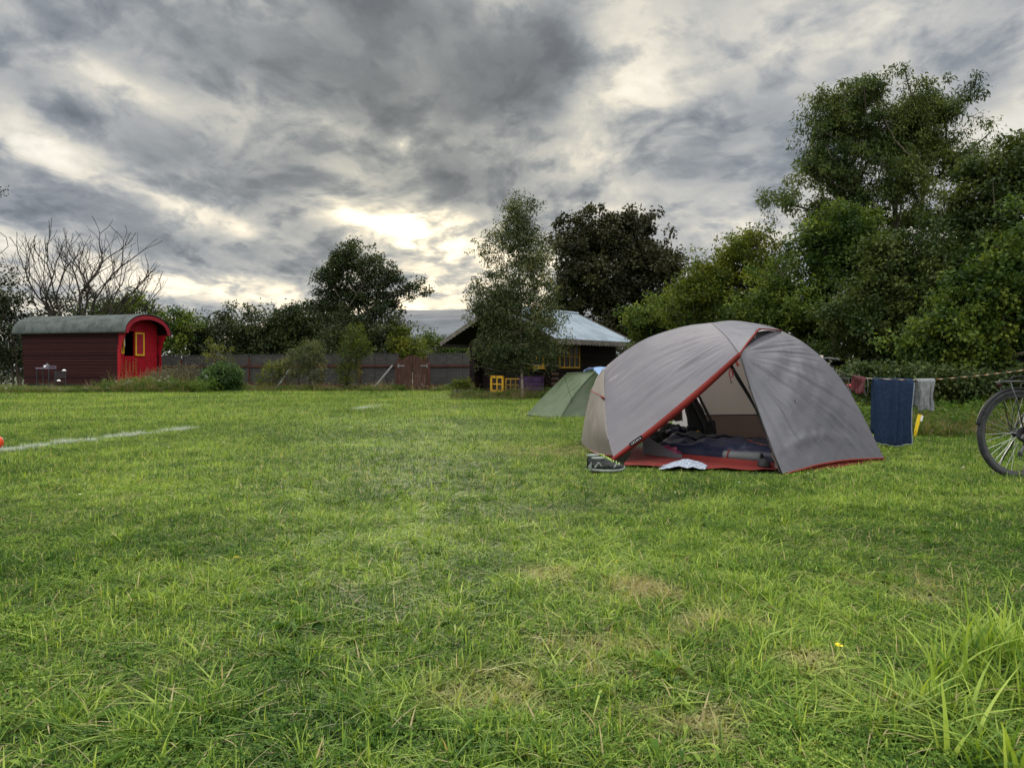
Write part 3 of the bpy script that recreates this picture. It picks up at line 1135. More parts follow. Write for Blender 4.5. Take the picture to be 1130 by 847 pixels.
tree('hedge_bush', 'small dark pointed bush between the wagon bush and the wide hedge', 'bush', G(222, 43), 43,
     [(215, 372, 18, 28), (228, 368, 12, 26), (240, 378, 16, 24)], 100, 60, .40, .16, .10, LM['dark'], lobes=12, lobe_r=.55, stems=3, tip_r=.010)
tree('hedge_bush', 'broad dark green bush behind the fence above the round shrub', 'bush', G(275, 42), 42,
     [(270, 362, 34, 26), (300, 362, 32, 28), (285, 385, 50, 22)], 260, 60, .40, .16, .10, LM['dark'], lobes=30, lobe_r=.6, stems=4, tip_r=.010)
tree('hedge_bush', 'dark bush left of the open crowned tree, behind the fence', 'bush', G(338, 42), 42,
     [(335, 360, 22, 25), (355, 375, 26, 28), (325, 385, 28, 18)], 190, 60, .40, .16, .10, LM['dark'], lobes=20, lobe_r=.6, stems=3, tip_r=.010)
tree('rounded_tree', 'open crowned dark tree standing alone above the fence', 'tree', G(400, 38), 38,
     [(375, 305, 22, 26), (392, 285, 20, 18), (412, 300, 24, 26), (440, 318, 20, 20), (362, 330, 16, 24), (392, 330, 34, 24), (430, 335, 22, 14), (376, 283, 10, 14)],
     380, 55, .30, .135, .08, LM['dark'], lobes=48, lobe_r=.42, lobe_mix=.92, stems=4, rmax=.11, tip_r=.013, trunk_top=.45, shell=2.2)
tree('hedge_bush', 'dense dark bush below the open crowned tree, beside the gate', 'bush', G(410, 37), 37,
     [(395, 372, 36, 26), (425, 368, 26, 28), (440, 385, 18, 20), (375, 385, 30, 18)], 240, 60, .38, .14, .09, LM['dark'], lobes=26, lobe_r=.55, stems=3, tip_r=.010)
tree('yellow_bush', 'yellow green bush just behind the wooden gate', 'bush', G(452, 36), 36,
     [(452, 385, 16, 16), (440, 378, 10, 16), (462, 395, 12, 10), (443, 368, 8, 9)], 90, 60, .32, .11, .07, LM['yellow'], stems=2, tip_r=.008)
tree('hedge_bush', 'dull green bush behind the fence between gate and cabin', 'bush', G(500, 40), 40,
     [(470, 375, 8, 14), (482, 382, 14, 10), (505, 384, 18, 9), (530, 385, 16, 10), (548, 378, 18, 18)], 120, 60, .38, .12, .08, LM['hazel'], stems=3, tip_r=.008)

# bare tree
def bare_tree():
    base = G(88, 40)
    root = thing('bare_tree', 'leafless tree with fine upward branches above the wagon roof', 'tree', (base.x, base.y, 0))
    A, Bp, ra, rb = [], [], [], []
    def grow(p, d, r_, L, depth):
        n = 4
        q = p.copy()
        dd = d.copy()
        for i in range(n):
            nd = (dd + Vector((random.gauss(0, .17), random.gauss(0, .15), random.gauss(.05, .09)))).normalized()
            e = q + nd * (L / n)
            r2 = r_ * (1 - .13 * (i + 1) / n * 2)
            A.append(tuple(q)); Bp.append(tuple(e)); ra.append(r_ * (1 - .26 * i / n)); rb.append(r2)
            q, dd = e, nd
            if depth > 0 and i >= 1 and random.random() < .62:
                side = Vector((random.gauss(0, 1), random.gauss(0, .6), random.uniform(-.1, .5))).normalized()
                grow(q, (dd * .75 + side * .65).normalized(), max(.008, r_ * .45), L * random.uniform(.5, .75), depth - 1)
        if depth > 0:
            for k in (-1, 1):
                side = Vector((k * random.uniform(.2, .6), random.gauss(0, .3), random.uniform(0, .3)))
                grow(q, (dd + side).normalized(), max(.008, r_ * .6), L * random.uniform(.55, .8), depth - 1)
    for px, py, r_ in [(38, 275, .075), (68, 262, .085), (100, 262, .085), (130, 285, .07), (165, 318, .062), (48, 310, .06), (118, 272, .07), (84, 258, .075), (150, 300, .06), (160, 345, .05), (22, 290, .05)]:
        t = P(px, py, 40 + random.uniform(-1.5, 1.5))
        s0 = Vector((base.x + (t.x - base.x) * .12, base.y, 1.6 + random.uniform(0, .8)))
        d = (t - s0)
        A.append((base.x, base.y, -.05)); Bp.append(tuple(s0)); ra.append(.15); rb.append(r_ * .9)
        grow(s0, d.normalized(), r_, d.length * .47, 3)
    o = np.array([base.x, base.y, 0.])
    link('branches', tubes_mesh('branches', np.array(A) - o, np.array(Bp) - o, np.array(ra), np.array(rb), M['twig'], 4), root)
    pts_ = []
    for k in range(len(A)):
        if Bp[k][2] < 5.0 and random.random() < .20 and ra[k] > .03: pts_.append(Bp[k])
    V, t = foliage(np.array(pts_) - o, 30, .22, .14, .09)
    link('ivy', fast_mesh('ivy', V, 4, LM['ivy'], t), root)
bare_tree()

# sprig reaching in at the left edge of the picture
base = G(-40, 30)
root = thing('overhanging_tree', 'thin branch with a few leaves reaching in at the left edge of the sky', 'tree', (base.x, base.y, 0))
tg = [P(px, py, 30) for px, py in [(3, 210), (-4, 216), (7, 262), (-2, 255), (9, 272), (-6, 285), (-15, 240), (-25, 225), (-30, 260), (-40, 210), (-50, 250), (-60, 230), (2, 300), (-20, 300)]]
A, Bq, ra, rb = skeleton([(base.x, base.y, i * 1.1 - .05) for i in range(6)], tg, tip_r=.012)
o = np.array([base.x, base.y, 0.])
link('trunk', tubes_mesh('trunk', A - o, Bq - o, ra, rb, M['twig']), root)
V, t = foliage(np.array([tuple(q) for q in tg[:2]]) - o, 26, .20, .11, .06)
link('crown', fast_mesh('crown', V, 4, LM['ivy'], t), root)

# young trees and shrubs in front of the fence
tree('sapling', 'yellow twiggy sapling leaning above the round green shrub', 'tree', G(238, 33), 33,
     [(234, 382, 8, 9), (243, 390, 7, 10), (228, 392, 6, 8), (256, 392, 5, 9)], 46, 20, .16, .085, .03, LM['yellow'], stems=3, tip_r=.008)
tree('round_shrub', 'rounded bright green shrub in front of the left fence', 'shrub', G(246, 31), 31,
     [(246, 414, 20, 13), (236, 420, 12, 9), (256, 420, 12, 9)], 240, 36, .17, .09, .06, LM['shrub'], stems=3, tip_r=.006, shell=2.5)
tree('willow_shrub', 'grey green willow shrub against the middle of the fence', 'shrub', G(335, 32.5), 32.5,
     [(340, 390, 17, 12), (330, 400, 14, 16), (350, 405, 12, 16), (318, 412, 12, 14), (345, 382, 10, 6)], 150, 34, .22, .11, .035, LM['willow'], stems=4, tip_r=.007)
tree('willow_shrub', 'low yellowish shrub left of the grey green willow', 'shrub', G(300, 32.6), 32.6,
     [(300, 412, 12, 14), (312, 405, 8, 12), (290, 418, 8, 9)], 60, 28, .2, .10, .03, LM['yellow'], stems=3, tip_r=.007)
tree('willow_shrub', 'tall yellow green willow shrub near the open crowned tree', 'shrub', G(388, 32.3), 32.3,
     [(392, 372, 13, 15), (385, 390, 14, 16), (398, 385, 10, 14), (384, 410, 12, 14)], 130, 32, .22, .115, .035, LM['yellow'], stems=4, tip_r=.008)
tree('dusty_shrub', 'dull purplish weedy shrub beside the red end of the wagon', 'shrub', G(197, 31), 31,
     [(188, 414, 20, 9), (205, 411, 14, 10), (172, 418, 14, 8)], 120, 34, .22, .07, .03, leaf_mat('dusty_leaf', (.05, .05, .03), (.10, .095, .06), (.16, .14, .09), .25), stems=4, tip_r=.006)

# birch in front of the cabin
tree('birch_tree', 'tall slender birch standing in front of the cabin', 'tree', G(577, 23.2), 23.2,
     [(570, 232, 10, 20), (573, 262, 20, 22), (545, 275, 14, 22), (592, 280, 16, 24), (570, 305, 36, 26), (548, 340, 24, 26), (575, 345, 36, 28), (602, 350, 20, 22),
      (560, 378, 36, 22), (600, 385, 20, 16), (548, 393, 20, 12), (578, 397, 26, 12), (572, 250, 12, 24), (588, 228, 4, 7), (530, 330, 8, 20), (606, 316, 5, 16)],
     1700, 27, .18, .062, .046, LM['birch'], 'bark_birch', lobes=190, lobe_r=.24, lobe_mix=.65, trunk_top=.82, stems=1, rmax=.10, tip_r=.0045, shell=1.3, droop=.8, depth=.9)

# the big trees on the right half
tree('copper_tree', 'large dark purple leaved tree behind the cabin roof', 'tree', G(690, 36), 36,
     [(690, 248, 34, 24), (665, 275, 36, 30), (710, 280, 32, 34), (640, 300, 24, 34), (690, 315, 48, 34), (735, 310, 14, 16), (655, 345, 34, 26), (700, 350, 36, 24), (628, 270, 10, 16), (655, 242, 10, 8)],
     700, 56, .34, .17, .12, LM['copper'], lobes=95, lobe_r=.55, lobe_mix=.92, trunk_top=.5, rmax=.28, tip_r=.012, shell=1.6)
tree('green_tree', 'dark green tree between birch and purple leaved tree', 'tree', G(632, 37), 37,
     [(625, 285, 12, 24), (640, 270, 12, 18), (632, 320, 22, 34), (625, 350, 26, 24), (655, 260, 8, 14)],
     220, 50, .36, .15, .10, LM['dark'], lobes=24, lobe_r=.6, trunk_top=.6, rmax=.18, tip_r=.012)
tree('ash_tree', 'tallest tree, an airy feathery leaved ash above the right hedge', 'tree', G(975, 20), 20,
     [(960, 118, 46, 24), (915, 124, 18, 18), (1015, 120, 34, 22), (1050, 116, 22, 15), (990, 150, 50, 28), (930, 150, 34, 30), (1045, 152, 32, 22), (900, 185, 42, 24),
      (875, 222, 26, 16), (960, 190, 44, 34), (1005, 195, 30, 28), (1060, 180, 18, 14), (930, 225, 44, 24), (1000, 240, 50, 30), (915, 104, 12, 7), (1055, 92, 9, 7), (975, 94, 34, 9)],
     1000, 74, .22, .105, .036, LM['ash'], lobes=125, lobe_r=.30, lobe_mix=.97, trunk_top=.5, rmax=.28, tip_r=.016, droop=.8, shell=1.3, stems=2)
tree('hedge_bush', 'low dark undergrowth behind the left end of the wagon', 'bush', G(45, 46), 46,
     [(-20, 400, 50, 24), (30, 398, 50, 26), (90, 398, 50, 26), (150, 400, 40, 20)], 200, 60, .45, .16, .11, LM['dark'], twigs=False)
tree('hedge_bush', 'dark hedge filling in behind the gate and the short fence', 'bush', G(520, 43), 43,
     [(455, 402, 40, 14), (510, 400, 40, 14), (570, 398, 50, 18), (620, 392, 50, 22), (670, 388, 40, 26)], 260, 60, .4, .15, .10, LM['dark'], twigs=False)
tree('hazel_bush', 'rounded light green bush right of the cabin roof', 'bush', G(722, 25), 25,
     [(732, 348, 32, 26), (712, 360, 14, 20), (755, 350, 26, 30), (745, 385, 40, 25)], 420, 66, .24, .095, .062, LM['hazel'], lobes=50, lobe_r=.34, stems=4, tip_r=.008)
tree('hazel_bush', 'yellow green bush behind the left slope of the grey tent', 'bush', G(800, 21), 21,
     [(775, 318, 34, 22), (805, 300, 38, 28), (840, 290, 36, 28), (785, 345, 50, 30), (835, 330, 50, 40), (820, 385, 60, 30), (825, 268, 16, 10)], 860, 64, .22, .095, .050, LM['yellow'], lobes=90, lobe_r=.32, stems=4, tip_r=.008)
tree('hazel_bush', 'mid green leafy tree directly behind the top of the grey tent', 'bush', G(905, 18), 18,
     [(880, 300, 44, 40), (925, 275, 44, 40), (880, 345, 60, 40), (940, 330, 50, 50), (900, 385, 70, 34), (950, 250, 26, 26)], 900, 68, .21, .090, .050, LM['hazel'], lobes=90, lobe_r=.34, stems=4, tip_r=.009)
tree('dark_thicket', 'shadowy thicket behind the right shoulder of the grey tent', 'bush', G(980, 15.5), 15.5,
     [(960, 350, 50, 40), (1000, 320, 50, 50), (1010, 370, 60, 40), (950, 395, 60, 24), (1000, 280, 40, 30)], 800, 66, .20, .082, .053, LM['thicket'], lobes=75, lobe_r=.32, stems=4, tip_r=.009)
tree('hazel_bush', 'tall dark hazel at the right edge with its top against the sky', 'bush', G(1095, 16), 16,
     [(1080, 215, 36, 36), (1115, 190, 30, 28), (1150, 180, 40, 30), (1060, 260, 40, 40), (1110, 270, 50, 50), (1180, 240, 50, 60), (1040, 310, 44, 40)],
     900, 64, .20, .085, .058, LM['thicket'], lobes=85, lobe_r=.30, stems=4, tip_r=.010)
tree('hazel_bush', 'nearest hazel thicket filling the right edge behind the bicycle', 'bush', G(1100, 12.8), 12.8,
     [(1090, 330, 50, 46), (1130, 300, 50, 60), (1060, 370, 60, 34), (1120, 380, 60, 30), (1180, 340, 60, 80), (1030, 385, 40, 24)],
     1050, 68, .17, .074, .052, LM['hazel'], lobes=110, lobe_r=.25, stems=5, tip_r=.008)
tree('bramble_bank', 'low bramble and dock bank at the hedge foot behind the washing line', 'bush', G(1050, 12.0), 12.0,
     [(1055, 420, 34, 12), (1075, 428, 30, 12), (1020, 418, 30, 12), (985, 418, 36, 14), (1110, 425, 30, 14), (950, 418, 30, 16), (1150, 420, 40, 20)],
     420, 60, .17, .06, .042, LM['bramble'], twigs=False, shell=1.2)

# ================================================================ FENCE AND GATE
M['fence'] = mat('weathered_grey_wood', (.070, .068, .067), (.038, .036, .035), .9, 3, .5, 40, stretch=(1, 1, 14))
M['rail'] = mat('brown_stained_rail', (.075, .03, .022), (.045, .02, .017), .8, 5, .3, 30)
M['gatewood'] = mat('red_brown_gate_wood', (.075, .036, .028), (.042, .023, .019), .85, 4, .5, 30, stretch=(6, 6, .6))
M['palewood'] = mat('bleached_timber', (.24, .24, .235), (.16, .16, .155), .85, 6, .3, 30)
M['galv'] = mat('galvanised_steel', (.22, .22, .22), (.16, .16, .16), .5, 12, metal=.5)


def fence(name, label, pxs, Y0, Y1, px0, px1, braces=()):
    a, c = G(px0, Y0), G(px1, Y1)
    d = c - a
    L = d.length
    rz = math.atan2(d.y, d.x)
    root = thing(name, label, 'fence', a, rz)
    n = max(1, round(L / 1.85))
    w = L / n
    H = 1.62
    for i in range(n):
        x0 = i * w
        hh = H + (nz(i * 3.7, 2) * .03)
        m = MB()
        for k in range(19):                      # thin horizontal slats with open shadow lines between
            z = .10 + k * (hh - .10) / 19
            m.box((x0 + w / 2, .0 + (k % 2) * .012, z + .034), (w - .07, .014, .079), rx=R(4))
        for q in (0.03, .355, .66, .97):
            m.box((x0 + .035 + (w - .07) * q, -.022, (hh + .06) / 2 + .02), (.045, .02, hh - .06))
        m.box((x0 + w / 2, -.01, hh + .025), (w - .05, .05, .025))
        m.build('fence_panel', M['fence'], root)
        r_ = MB().box((x0 + w / 2, -.055, 1.10), (w - .09, .03, .10)).box((x0 + w / 2, -.055, .24), (w - .09, .03, .10))
        r_.build('rail', M['rail'], root)
    for i in range(n + 1):
        MB().box((i * w, -.02, .72), (.09, .09, 1.5), bev=.008).build('post', M['rail'], root)
    for bx, bz, sx in braces:
        MB().tube([(bx, -.10, bz), (bx + sx, -.75, -.05)], .04, 6).build('brace', M['palewood'], root)
    return root


fence('slatted_fence', 'long weathered grey slatted fence from the wagon to the wooden gate', None, 38.5, 34.2, 165, 441,
      braces=((8.35, 1.1, -.5), (13.55, 1.12, -.75)))
fence('slatted_fence', 'short weathered grey slatted fence between the wooden gate and the cabin', None, 34.2, 33.0, 471, 531)
# double gate with a swept top, standing slightly open towards the field
ga = G(455.5, 32.6)
root = thing('garden_gate', 'weathered red brown double gate with arched top, standing ajar', 'gate', ga)
for s_, ang in ((-1, R(-14)), (1, R(20))):
    hx = s_ * .62
    ho = thing('gate_leaf', None, None, (hx, 0, 0), ang)
    ho.parent = root
    for k in range(6):
        x = -s_ * (.055 + k * .105)
        h = 1.14 + .36 * math.sin((k + .6) / 6 * math.pi / 2)
        MB().box((x, 0, h / 2 + .04), (.098, .022, h), bev=.004).build('board', M['gatewood'], ho) if False else None
    m = MB()
    for k in range(6):
        x = -s_ * (.055 + k * .105)
        h = 1.12 + .38 * math.sin((k + .6) / 6 * math.pi / 2)
        m.box((x, (k % 2) * .006, h / 2 + .04), (.097, .022, h), bev=.004)
    m.box((-s_ * .32, .025, .30), (.62, .03, .09)).box((-s_ * .32, .025, 1.02), (.62, .03, .09))
    bpy.data.objects.remove(ho)
    o = m.build('gate_leaf', M['gatewood'], root)
    o.location = (hx, 0, 0)
    o.rotation_euler = (0, 0, ang)
    MB().box((-s_ * .15, -.02, 1.09), (.30, .008, .05)).box((-s_ * .02, -.02, 1.09), (.05, .012, .16)).build('hinge', M['galv'], o)
for s_ in (-1, 1):
    MB().box((s_ * .68, .02, .62), (.10, .10, 1.3), bev=.01).build('gate_post', M['rail'], root)

# ================================================================ WAGON
M['wagonwood'] = plank_mat('dark_oxblood_boards', (.020, .0065, .007), (.034, .011, .011), (.004, .002, .002), .12625, 'Z', .75, .6, (.6, .6, 8))
M['red'] = mat('bright_red_paint', (.30, .007, .016), (.23, .006, .012), .5, 5, .15, 40)
M['reddark'] = mat('red_paint_moulding', (.26, .018, .030), (.20, .014, .024), .5, 5)
M['yellow'] = mat('yellow_paint', (.62, .36, .03), (.52, .29, .025), .5, 8)
M['dullyellow'] = mat('ochre_paint', (.36, .21, .035), (.26, .15, .03), .6, 8)
M['glassdark'] = mat('dark_window_glass', (.010, .010, .010), (.016, .015, .014), .25, 3, spec=.25)
M['interior'] = mat('dark_interior', (.02, .014, .012), (.03, .02, .016), .9)
M['roofiron'] = mat('lichen_grey_corrugated_iron', (.085, .098, .094), (.055, .066, .062), .7, 3, .2, 30, metal=.1)
M['curtain'] = mat('pale_curtain', (.55, .55, .52), (.4, .4, .38), .9)

C0 = G(131, 33.0)
e = Vector((.26, .966, 0)).normalized()
WR = math.atan2(-e.x, e.y)                # local +y = along the end wall away from camera; local +x = out of the red end
wag = thing('gypsy_wagon', 'bow topped wagon with dark red boarded side, bright red end and grey corrugated roof', 'wagon', C0, WR)
Lw, Ww, He, Hr = 5.15, 2.5, 2.52, .80
def arch(y, h=Hr, half=1.36, base=He):
    t = (y - Ww / 2) / half
    return base + h * math.sqrt(max(0, 1 - abs(t) ** 2.15))
m = MB()
z0 = .30
nb_ = 16
for k in range(nb_):                              # lapped boards on both long sides
    za, zb_ = z0 + k * (He - z0) / nb_, z0 + (k + 1) * (He - z0) / nb_
    fl = lambda z: -.10 * (z - z0) / (He - z0) + .08
    for sgn, yy in ((1, 0), (-1, Ww)):
        ya, yb = fl(za) * sgn + yy, fl(zb_) * sgn + yy
        m.prism([(0, ya - .014 * sgn, za), (0, yb, zb_ + .012), (0, yb + .02 * sgn, zb_ + .012), (0, ya + .02 * sgn, za)], (-Lw, 0, 0))
m.build('wagon_side', M['wagonwood'], wag)
poly = [(0, .10, z0)] + [(0, .0, He)] + [(0, y, arch(y) - .05) for y in np.linspace(0.02, Ww - .02, 19)] + [(0, Ww, He), (0, Ww - .10, z0)]
MB().prism([(x - Lw + .02, y, z) for x, y, z in poly], (.03, 0, 0)).build('rear_wall', M['wagonwood'], wag)
# red end wall, built round its door opening
dw0, dw1, dz0, dz1 = .40, .98, .50, 2.62
def wall_piece(y0, y1, zlo, zhi=None, n=7):
    top = [(-.06, y, (arch(y) - .06) if zhi is None else zhi) for y in np.linspace(y1, y0, n)]
    return [(-.06, y0, zlo), (-.06, y1, zlo)] + top
m = MB()
for q in (wall_piece(.08, dw0, z0), wall_piece(dw1, 1.30, z0), wall_piece(1.30, 2.42, z0)):
    m.prism(q, (-.05, 0, 0))
m.prism(wall_piece(dw0, dw1, dz1), (-.05, 0, 0))
m.build('end_wall', M['red'], wag)
for y in np.arange(1.30, 2.42, .16):
    pass
m = MB()
for y in list(np.arange(1.12, 2.4, .18)):
    m.box((-.055, y, (z0 + arch(y) - .1) / 2), (.014, .012, arch(y) - .12 - z0))
m.build('matchboard_bead', M['reddark'], wag)
MB().box((-1.2, .75, 1.5), (.02, 1.2, 2.1)).build('inner_partition', M['interior'], wag)
# half door, closed
hd = MB().box((-.065, (dw0 + dw1) / 2, (dz0 + 1.52) / 2), (.04, dw1 - dw0 - .02, 1.52 - dz0), bev=.006).build('half_door', M['red'], wag)
for y in (.55, .83):
    MB().box((-.035, y, 1.0), (.018, .03, .95)).build('door_strip', M['reddark'], hd)
def scroll(y, x, zlo, zhi):
    mm = MB()
    n = 5
    for k in range(n):
        z = zlo + (zhi - zlo) * (k + .5) / n
        s_ = (zhi - zlo) / n
        mm.tube([(x, y + .018 * math.sin(t * 6.28), z - s_ * .42 + s_ * .84 * t) for t in np.linspace(0, 1, 8)], .010, 5)
        mm.box((x, y, z), (.012, .034, .034), rx=R(45))
    return mm
for y, zl, zh in ((.47, .8, 1.35), (.69, .75, 1.25), (.90, .8, 1.3)):
    scroll(y, -.036, zl, zh).build('scrollwork', M['dullyellow'], hd)
for y, zl, zh in ((.22, .75, 1.45), (.24, 1.65, 2.35), (1.08, .75, 1.45)):
    scroll(y, -.05, zl, zh).build('scrollwork', M['dullyellow'], wag)
# open top half: leaf swung out against the wall, yellow framed with red pane
def framed(y0, y1, za, zb_, x, fr, wbar=.065):
    mm = MB()
    mm.box((x, (y0 + y1) / 2, zb_ - wbar / 2), (.04, y1 - y0, wbar)).box((x, (y0 + y1) / 2, za + wbar / 2), (.04, y1 - y0, wbar))
    mm.box((x, y0 + wbar / 2, (za + zb_) / 2), (.04, wbar, zb_ - za - 2 * wbar)).box((x, y1 - wbar / 2, (za + zb_) / 2), (.04, wbar, zb_ - za - 2 * wbar))
    return mm
wf = framed(1.02, 1.56, 1.55, 2.58, -.02, 0).build('window_frame', M['yellow'], wag)
MB().box((-.03, 1.29, 2.065), (.012, .40, .89)).build('window_panel', M['reddark'], wf)
wf = framed(.20, .36, 1.62, 2.40, -.035, 0, .04).build('window_frame', M['yellow'], wag)
MB().box((-.045, .28, 2.01), (.01, .08, .70)).build('pane', M['glassdark'], wf)
m = MB()
m.grid([[Vector((-.20 + .02 * math.sin(y * 60), y, z)) for z in np.linspace(1.95, 2.60, 6)] for y in np.linspace(.44, .62, 16)])
m.build('curtain', M['curtain'], wag, smooth=True)
# porch cheeks and bracket edges
for y, sg in ((.0, 1), (Ww, -1)):
    prof = [(-.06, z0 + .1), (.0, z0 + .1), (.10, z0 + .5), (.12, 1.2), (.10, 1.7), (.20, 2.1), (.40, He - .02), (-.06, He - .02)]
    MB().prism([(x, y + .0 * sg, z) for x, z in prof], (0, .04 * sg, 0)).build('porch_cheek', M['red'], wag)
# roof: corrugated along the length
def roofgrid(x0, x1, amp, off, n=100):
    g_ = []
    for x in (np.linspace(x0, x1, 330)):
        row = []
        for t in np.linspace(-1, 1, 41):
            a_ = math.pi / 2 * t
            yy = Ww / 2 + (1.40 + off) * math.sin(a_)
            zz = He - .02 + (Hr + .03 + off) * math.cos(a_) ** .93 if abs(t) < 1 else He - .02
            c_ = math.sin(x * 2 * math.pi / .15)
            row.append(Vector((x, yy + amp * c_ * math.sin(a_), zz + amp * c_ * math.cos(a_))))
        g_.append(row)
    return g_
rf = MB().grid(roofgrid(-Lw - .42, .52, .022, .03)).build('roof', M['roofiron'], wag, smooth=True, thick=.006)
MB().grid(roofgrid(-Lw - .38, .46, 0, -.012)).build('ceiling_boards', M['wagonwood'], wag, smooth=True, thick=.01)
# red barge arch with scalloped lower edge
def arch_pt(t, off, sc=0.0):
    a_ = math.pi / 2 * t
    return (Ww / 2 + (1.37 + off) * math.sin(a_), He - .02 + (Hr + off) * max(0, math.cos(a_)) ** .93 + sc)
ts = np.linspace(-1, 1, 97)
outer = [arch_pt(t, .01) for t in ts]
inner = [arch_pt(t, -.15 - .022 * abs(math.sin(k * math.pi / 4))) for k, t in enumerate(ts)]
vs = [(.46, y, z) for y, z in outer] + [(.46, y, z) for y, z in inner] + [(.50, y, z) for y, z in outer] + [(.50, y, z) for y, z in inner]
n = len(ts)
fs = []
for i in range(n - 1):
    fs += [(2 * n + i, 2 * n + i + 1, 3 * n + i + 1, 3 * n + i), (i, n + i, n + i + 1, i + 1), (n + i, 3 * n + i, 3 * n + i + 1, n + i + 1)]
fs += [(0, 2 * n, 3 * n, n), (n - 1, 2 * n - 1, 4 * n - 1, 3 * n - 1)]
MB().add(vs, fs).build('bargeboard', M['reddark'], wag)
MB().box((-Lw / 2, Ww / 2, z0 - .05), (Lw - .1, Ww - .3, .1)).build('chassis', M['black'], wag)
for x in (-.8, -Lw + .8):
    for y in (.22, Ww - .22):
        w_ = MB().lathe([(.0, -.04), (.30, -.04), (.34, -.02), (.34, .03), (.30, .05), (0, .05)], (0, 0, 0), 20, Matrix.Rotation(R(90), 4, 'X')).build('wheel', M['black'], wag)
        w_.location = (x, y, .34)
MB().lathe([(0, 0), (.02, 0), (.025, .04), (.03, .06), (.022, .12), (.0, .14)], (.06, 2.34, 2.18), 10).build('hanging_lamp', M['black'], wag)
MB().box((.22, .68, .28), (.45, .8, .04)).box((.32, .68, .12), (.05, .7, .24)).build('step', M['wagonwood'], wag)

# small table with kettle and a folding chair by the wagon side
t0 = G(51, 31.6)
tb = thing('garden_table', 'small purple grey slatted table beside the boarded wagon side', 'table', t0, R(-8))
MB().box((0, 0, .98), (.62, .42, .045), bev=.006).box((0, .20, 1.07), (.60, .02, .03)).box((-.28, .20, 1.03), (.02, .02, .08)).box((.28, .20, 1.03), (.02, .02, .08)).build('table_top', mat('faded_mauve_paint', (.20, .17, .22), (.14, .12, .16), .7), tb)
for x in (-.27, .27):
    for y in (-.17, .17): MB().box((x, y, .48), (.035, .035, .96)).build('leg', M['steel_dark'], tb)
MB().box((0, -.18, .30), (.56, .03, .05)).box((0, -.18, .16), (.56, .03, .05)).build('crossbar', M['steel_dark'], tb)
M['enamel'] = mat('dull_grey_enamel', (.13, .13, .15), (.09, .09, .10), .5)
k0 = thing('kettle', 'small grey kettle standing on the garden table', 'kettle', (t0.x + .05, t0.y, 1.003))
MB().lathe([(0, 0), (.09, 0), (.10, .03), (.095, .09), (.06, .13), (.03, .14), (.03, .16), (.012, .165), (.012, .19), (0, .19)], n=16).build('kettle_body', M['enamel'], k0, smooth=True)
MB().tube([(-.09, 0, .06), (-.15, 0, .12)], [.016, .010], 8).build('spout', M['enamel'], k0)
MB().tube([(-.06, 0, .13), (-.05, 0, .21), (.05, 0, .21), (.06, 0, .13)], .006, 6).build('handle', M['steel_dark'], k0)
cu = thing('mug', 'white mug at the front edge of the garden table', 'mug', (t0.x + .05, t0.y - .16, 1.003))
MB().lathe([(0, 0), (.04, 0), (.042, .09), (.036, .09), (.034, .01), (0, .01)], n=14).build('cup', mat('white_glaze', (.75, .75, .78), (.7, .7, .72), .3), cu, smooth=True)
ch0 = G(66, 31.4)
ch = thing('garden_chair', 'dark folding garden chair right of the small table', 'chair', ch0, R(25))
m = MB()
for k in range(5): m.box((0, -.16 + k * .08, .44), (.40, .06, .018))
m.build('seat', M['steel_dark'], ch)
m = MB()
for k in range(3): m.box((0, .20 + k * .015, .62 + k * .10), (.38, .016, .06))
m.build('backrest', M['steel_dark'], ch)
for x in (-.19, .19):
    MB().tube([(x, -.2, 0), (x, .18, .46), (x, .25, .88)], .012, 6).build('leg', M['steel_dark'], ch)
    MB().tube([(x * .92, .22, 0), (x * .92, -.18, .44)], .012, 6).build('leg', M['steel_dark'], ch)
for k, (dx_, dz_, lb) in enumerate(((-.03, .455, 'crumpled white cloth lying on the folding chair'), (.10, .80, 'small white cloth hung over the folding chair back'))):
    m = MB()
    g_ = [[Vector((.085 * math.cos(a_) * r_ * (1 + .3 * nz(a_ * 2, k)), .055 * math.sin(a_) * r_, .05 * (1 - r_ * r_) + .02 * nz(a_ * 3, r_ * 4, k) + .012)) for r_ in np.linspace(0, 1, 7)] for a_ in np.linspace(0, 6.283, 17)]
    m.grid(g_)
    o = m.build('white_cloth', M['daisy'], smooth=True)
    o.location = (ch0.x + dx_ - (.05 if k else 0), ch0.y + (.22 if k else -.02), dz_ + (.07 if k else 0))
    tag(o, lb, 'cloth')

# ================================================================ CABIN
M['log'] = plank_mat('dark_stained_logs', (.009, .0065, .006), (.016, .010, .009), (.002, .0015, .0015), .17, 'Z', .8, .9, (.6, .6, 6))
M['tin'] = mat('pale_blue_grey_sheet_roof', (.25, .30, .35), (.18, .22, .26), .6, 1.5, .15, 40, metal=.1)
M['fascia'] = mat('grey_scalloped_board', (.16, .145, .125), (.10, .09, .08), .85, 5, .3, 30)
M['purple'] = mat('purple_paint', (.065, .035, .095), (.045, .026, .07), .7, 5)
M['logend'] = mat('brown_timber', (.09, .055, .040), (.055, .035, .027), .85, 4, .4, 30)
gv = Vector((-.75, .66, 0)).normalized()
GN = G(611, 24.35)
CR = math.atan2(gv.y, gv.x) - math.pi        # local -x runs along the gable, local +y along the side
cab = thing('cabin', 'dark log cabin with pale sheet roof, scalloped eaves and yellow windows behind the birch', 'cabin', GN, CR)
GW, SL, EZ, RZ = 5.15, 4.75, 1.87, 3.02
def cl(x, y, z): return Vector((-x, -y, z))     # x along gable from near corner, y along side
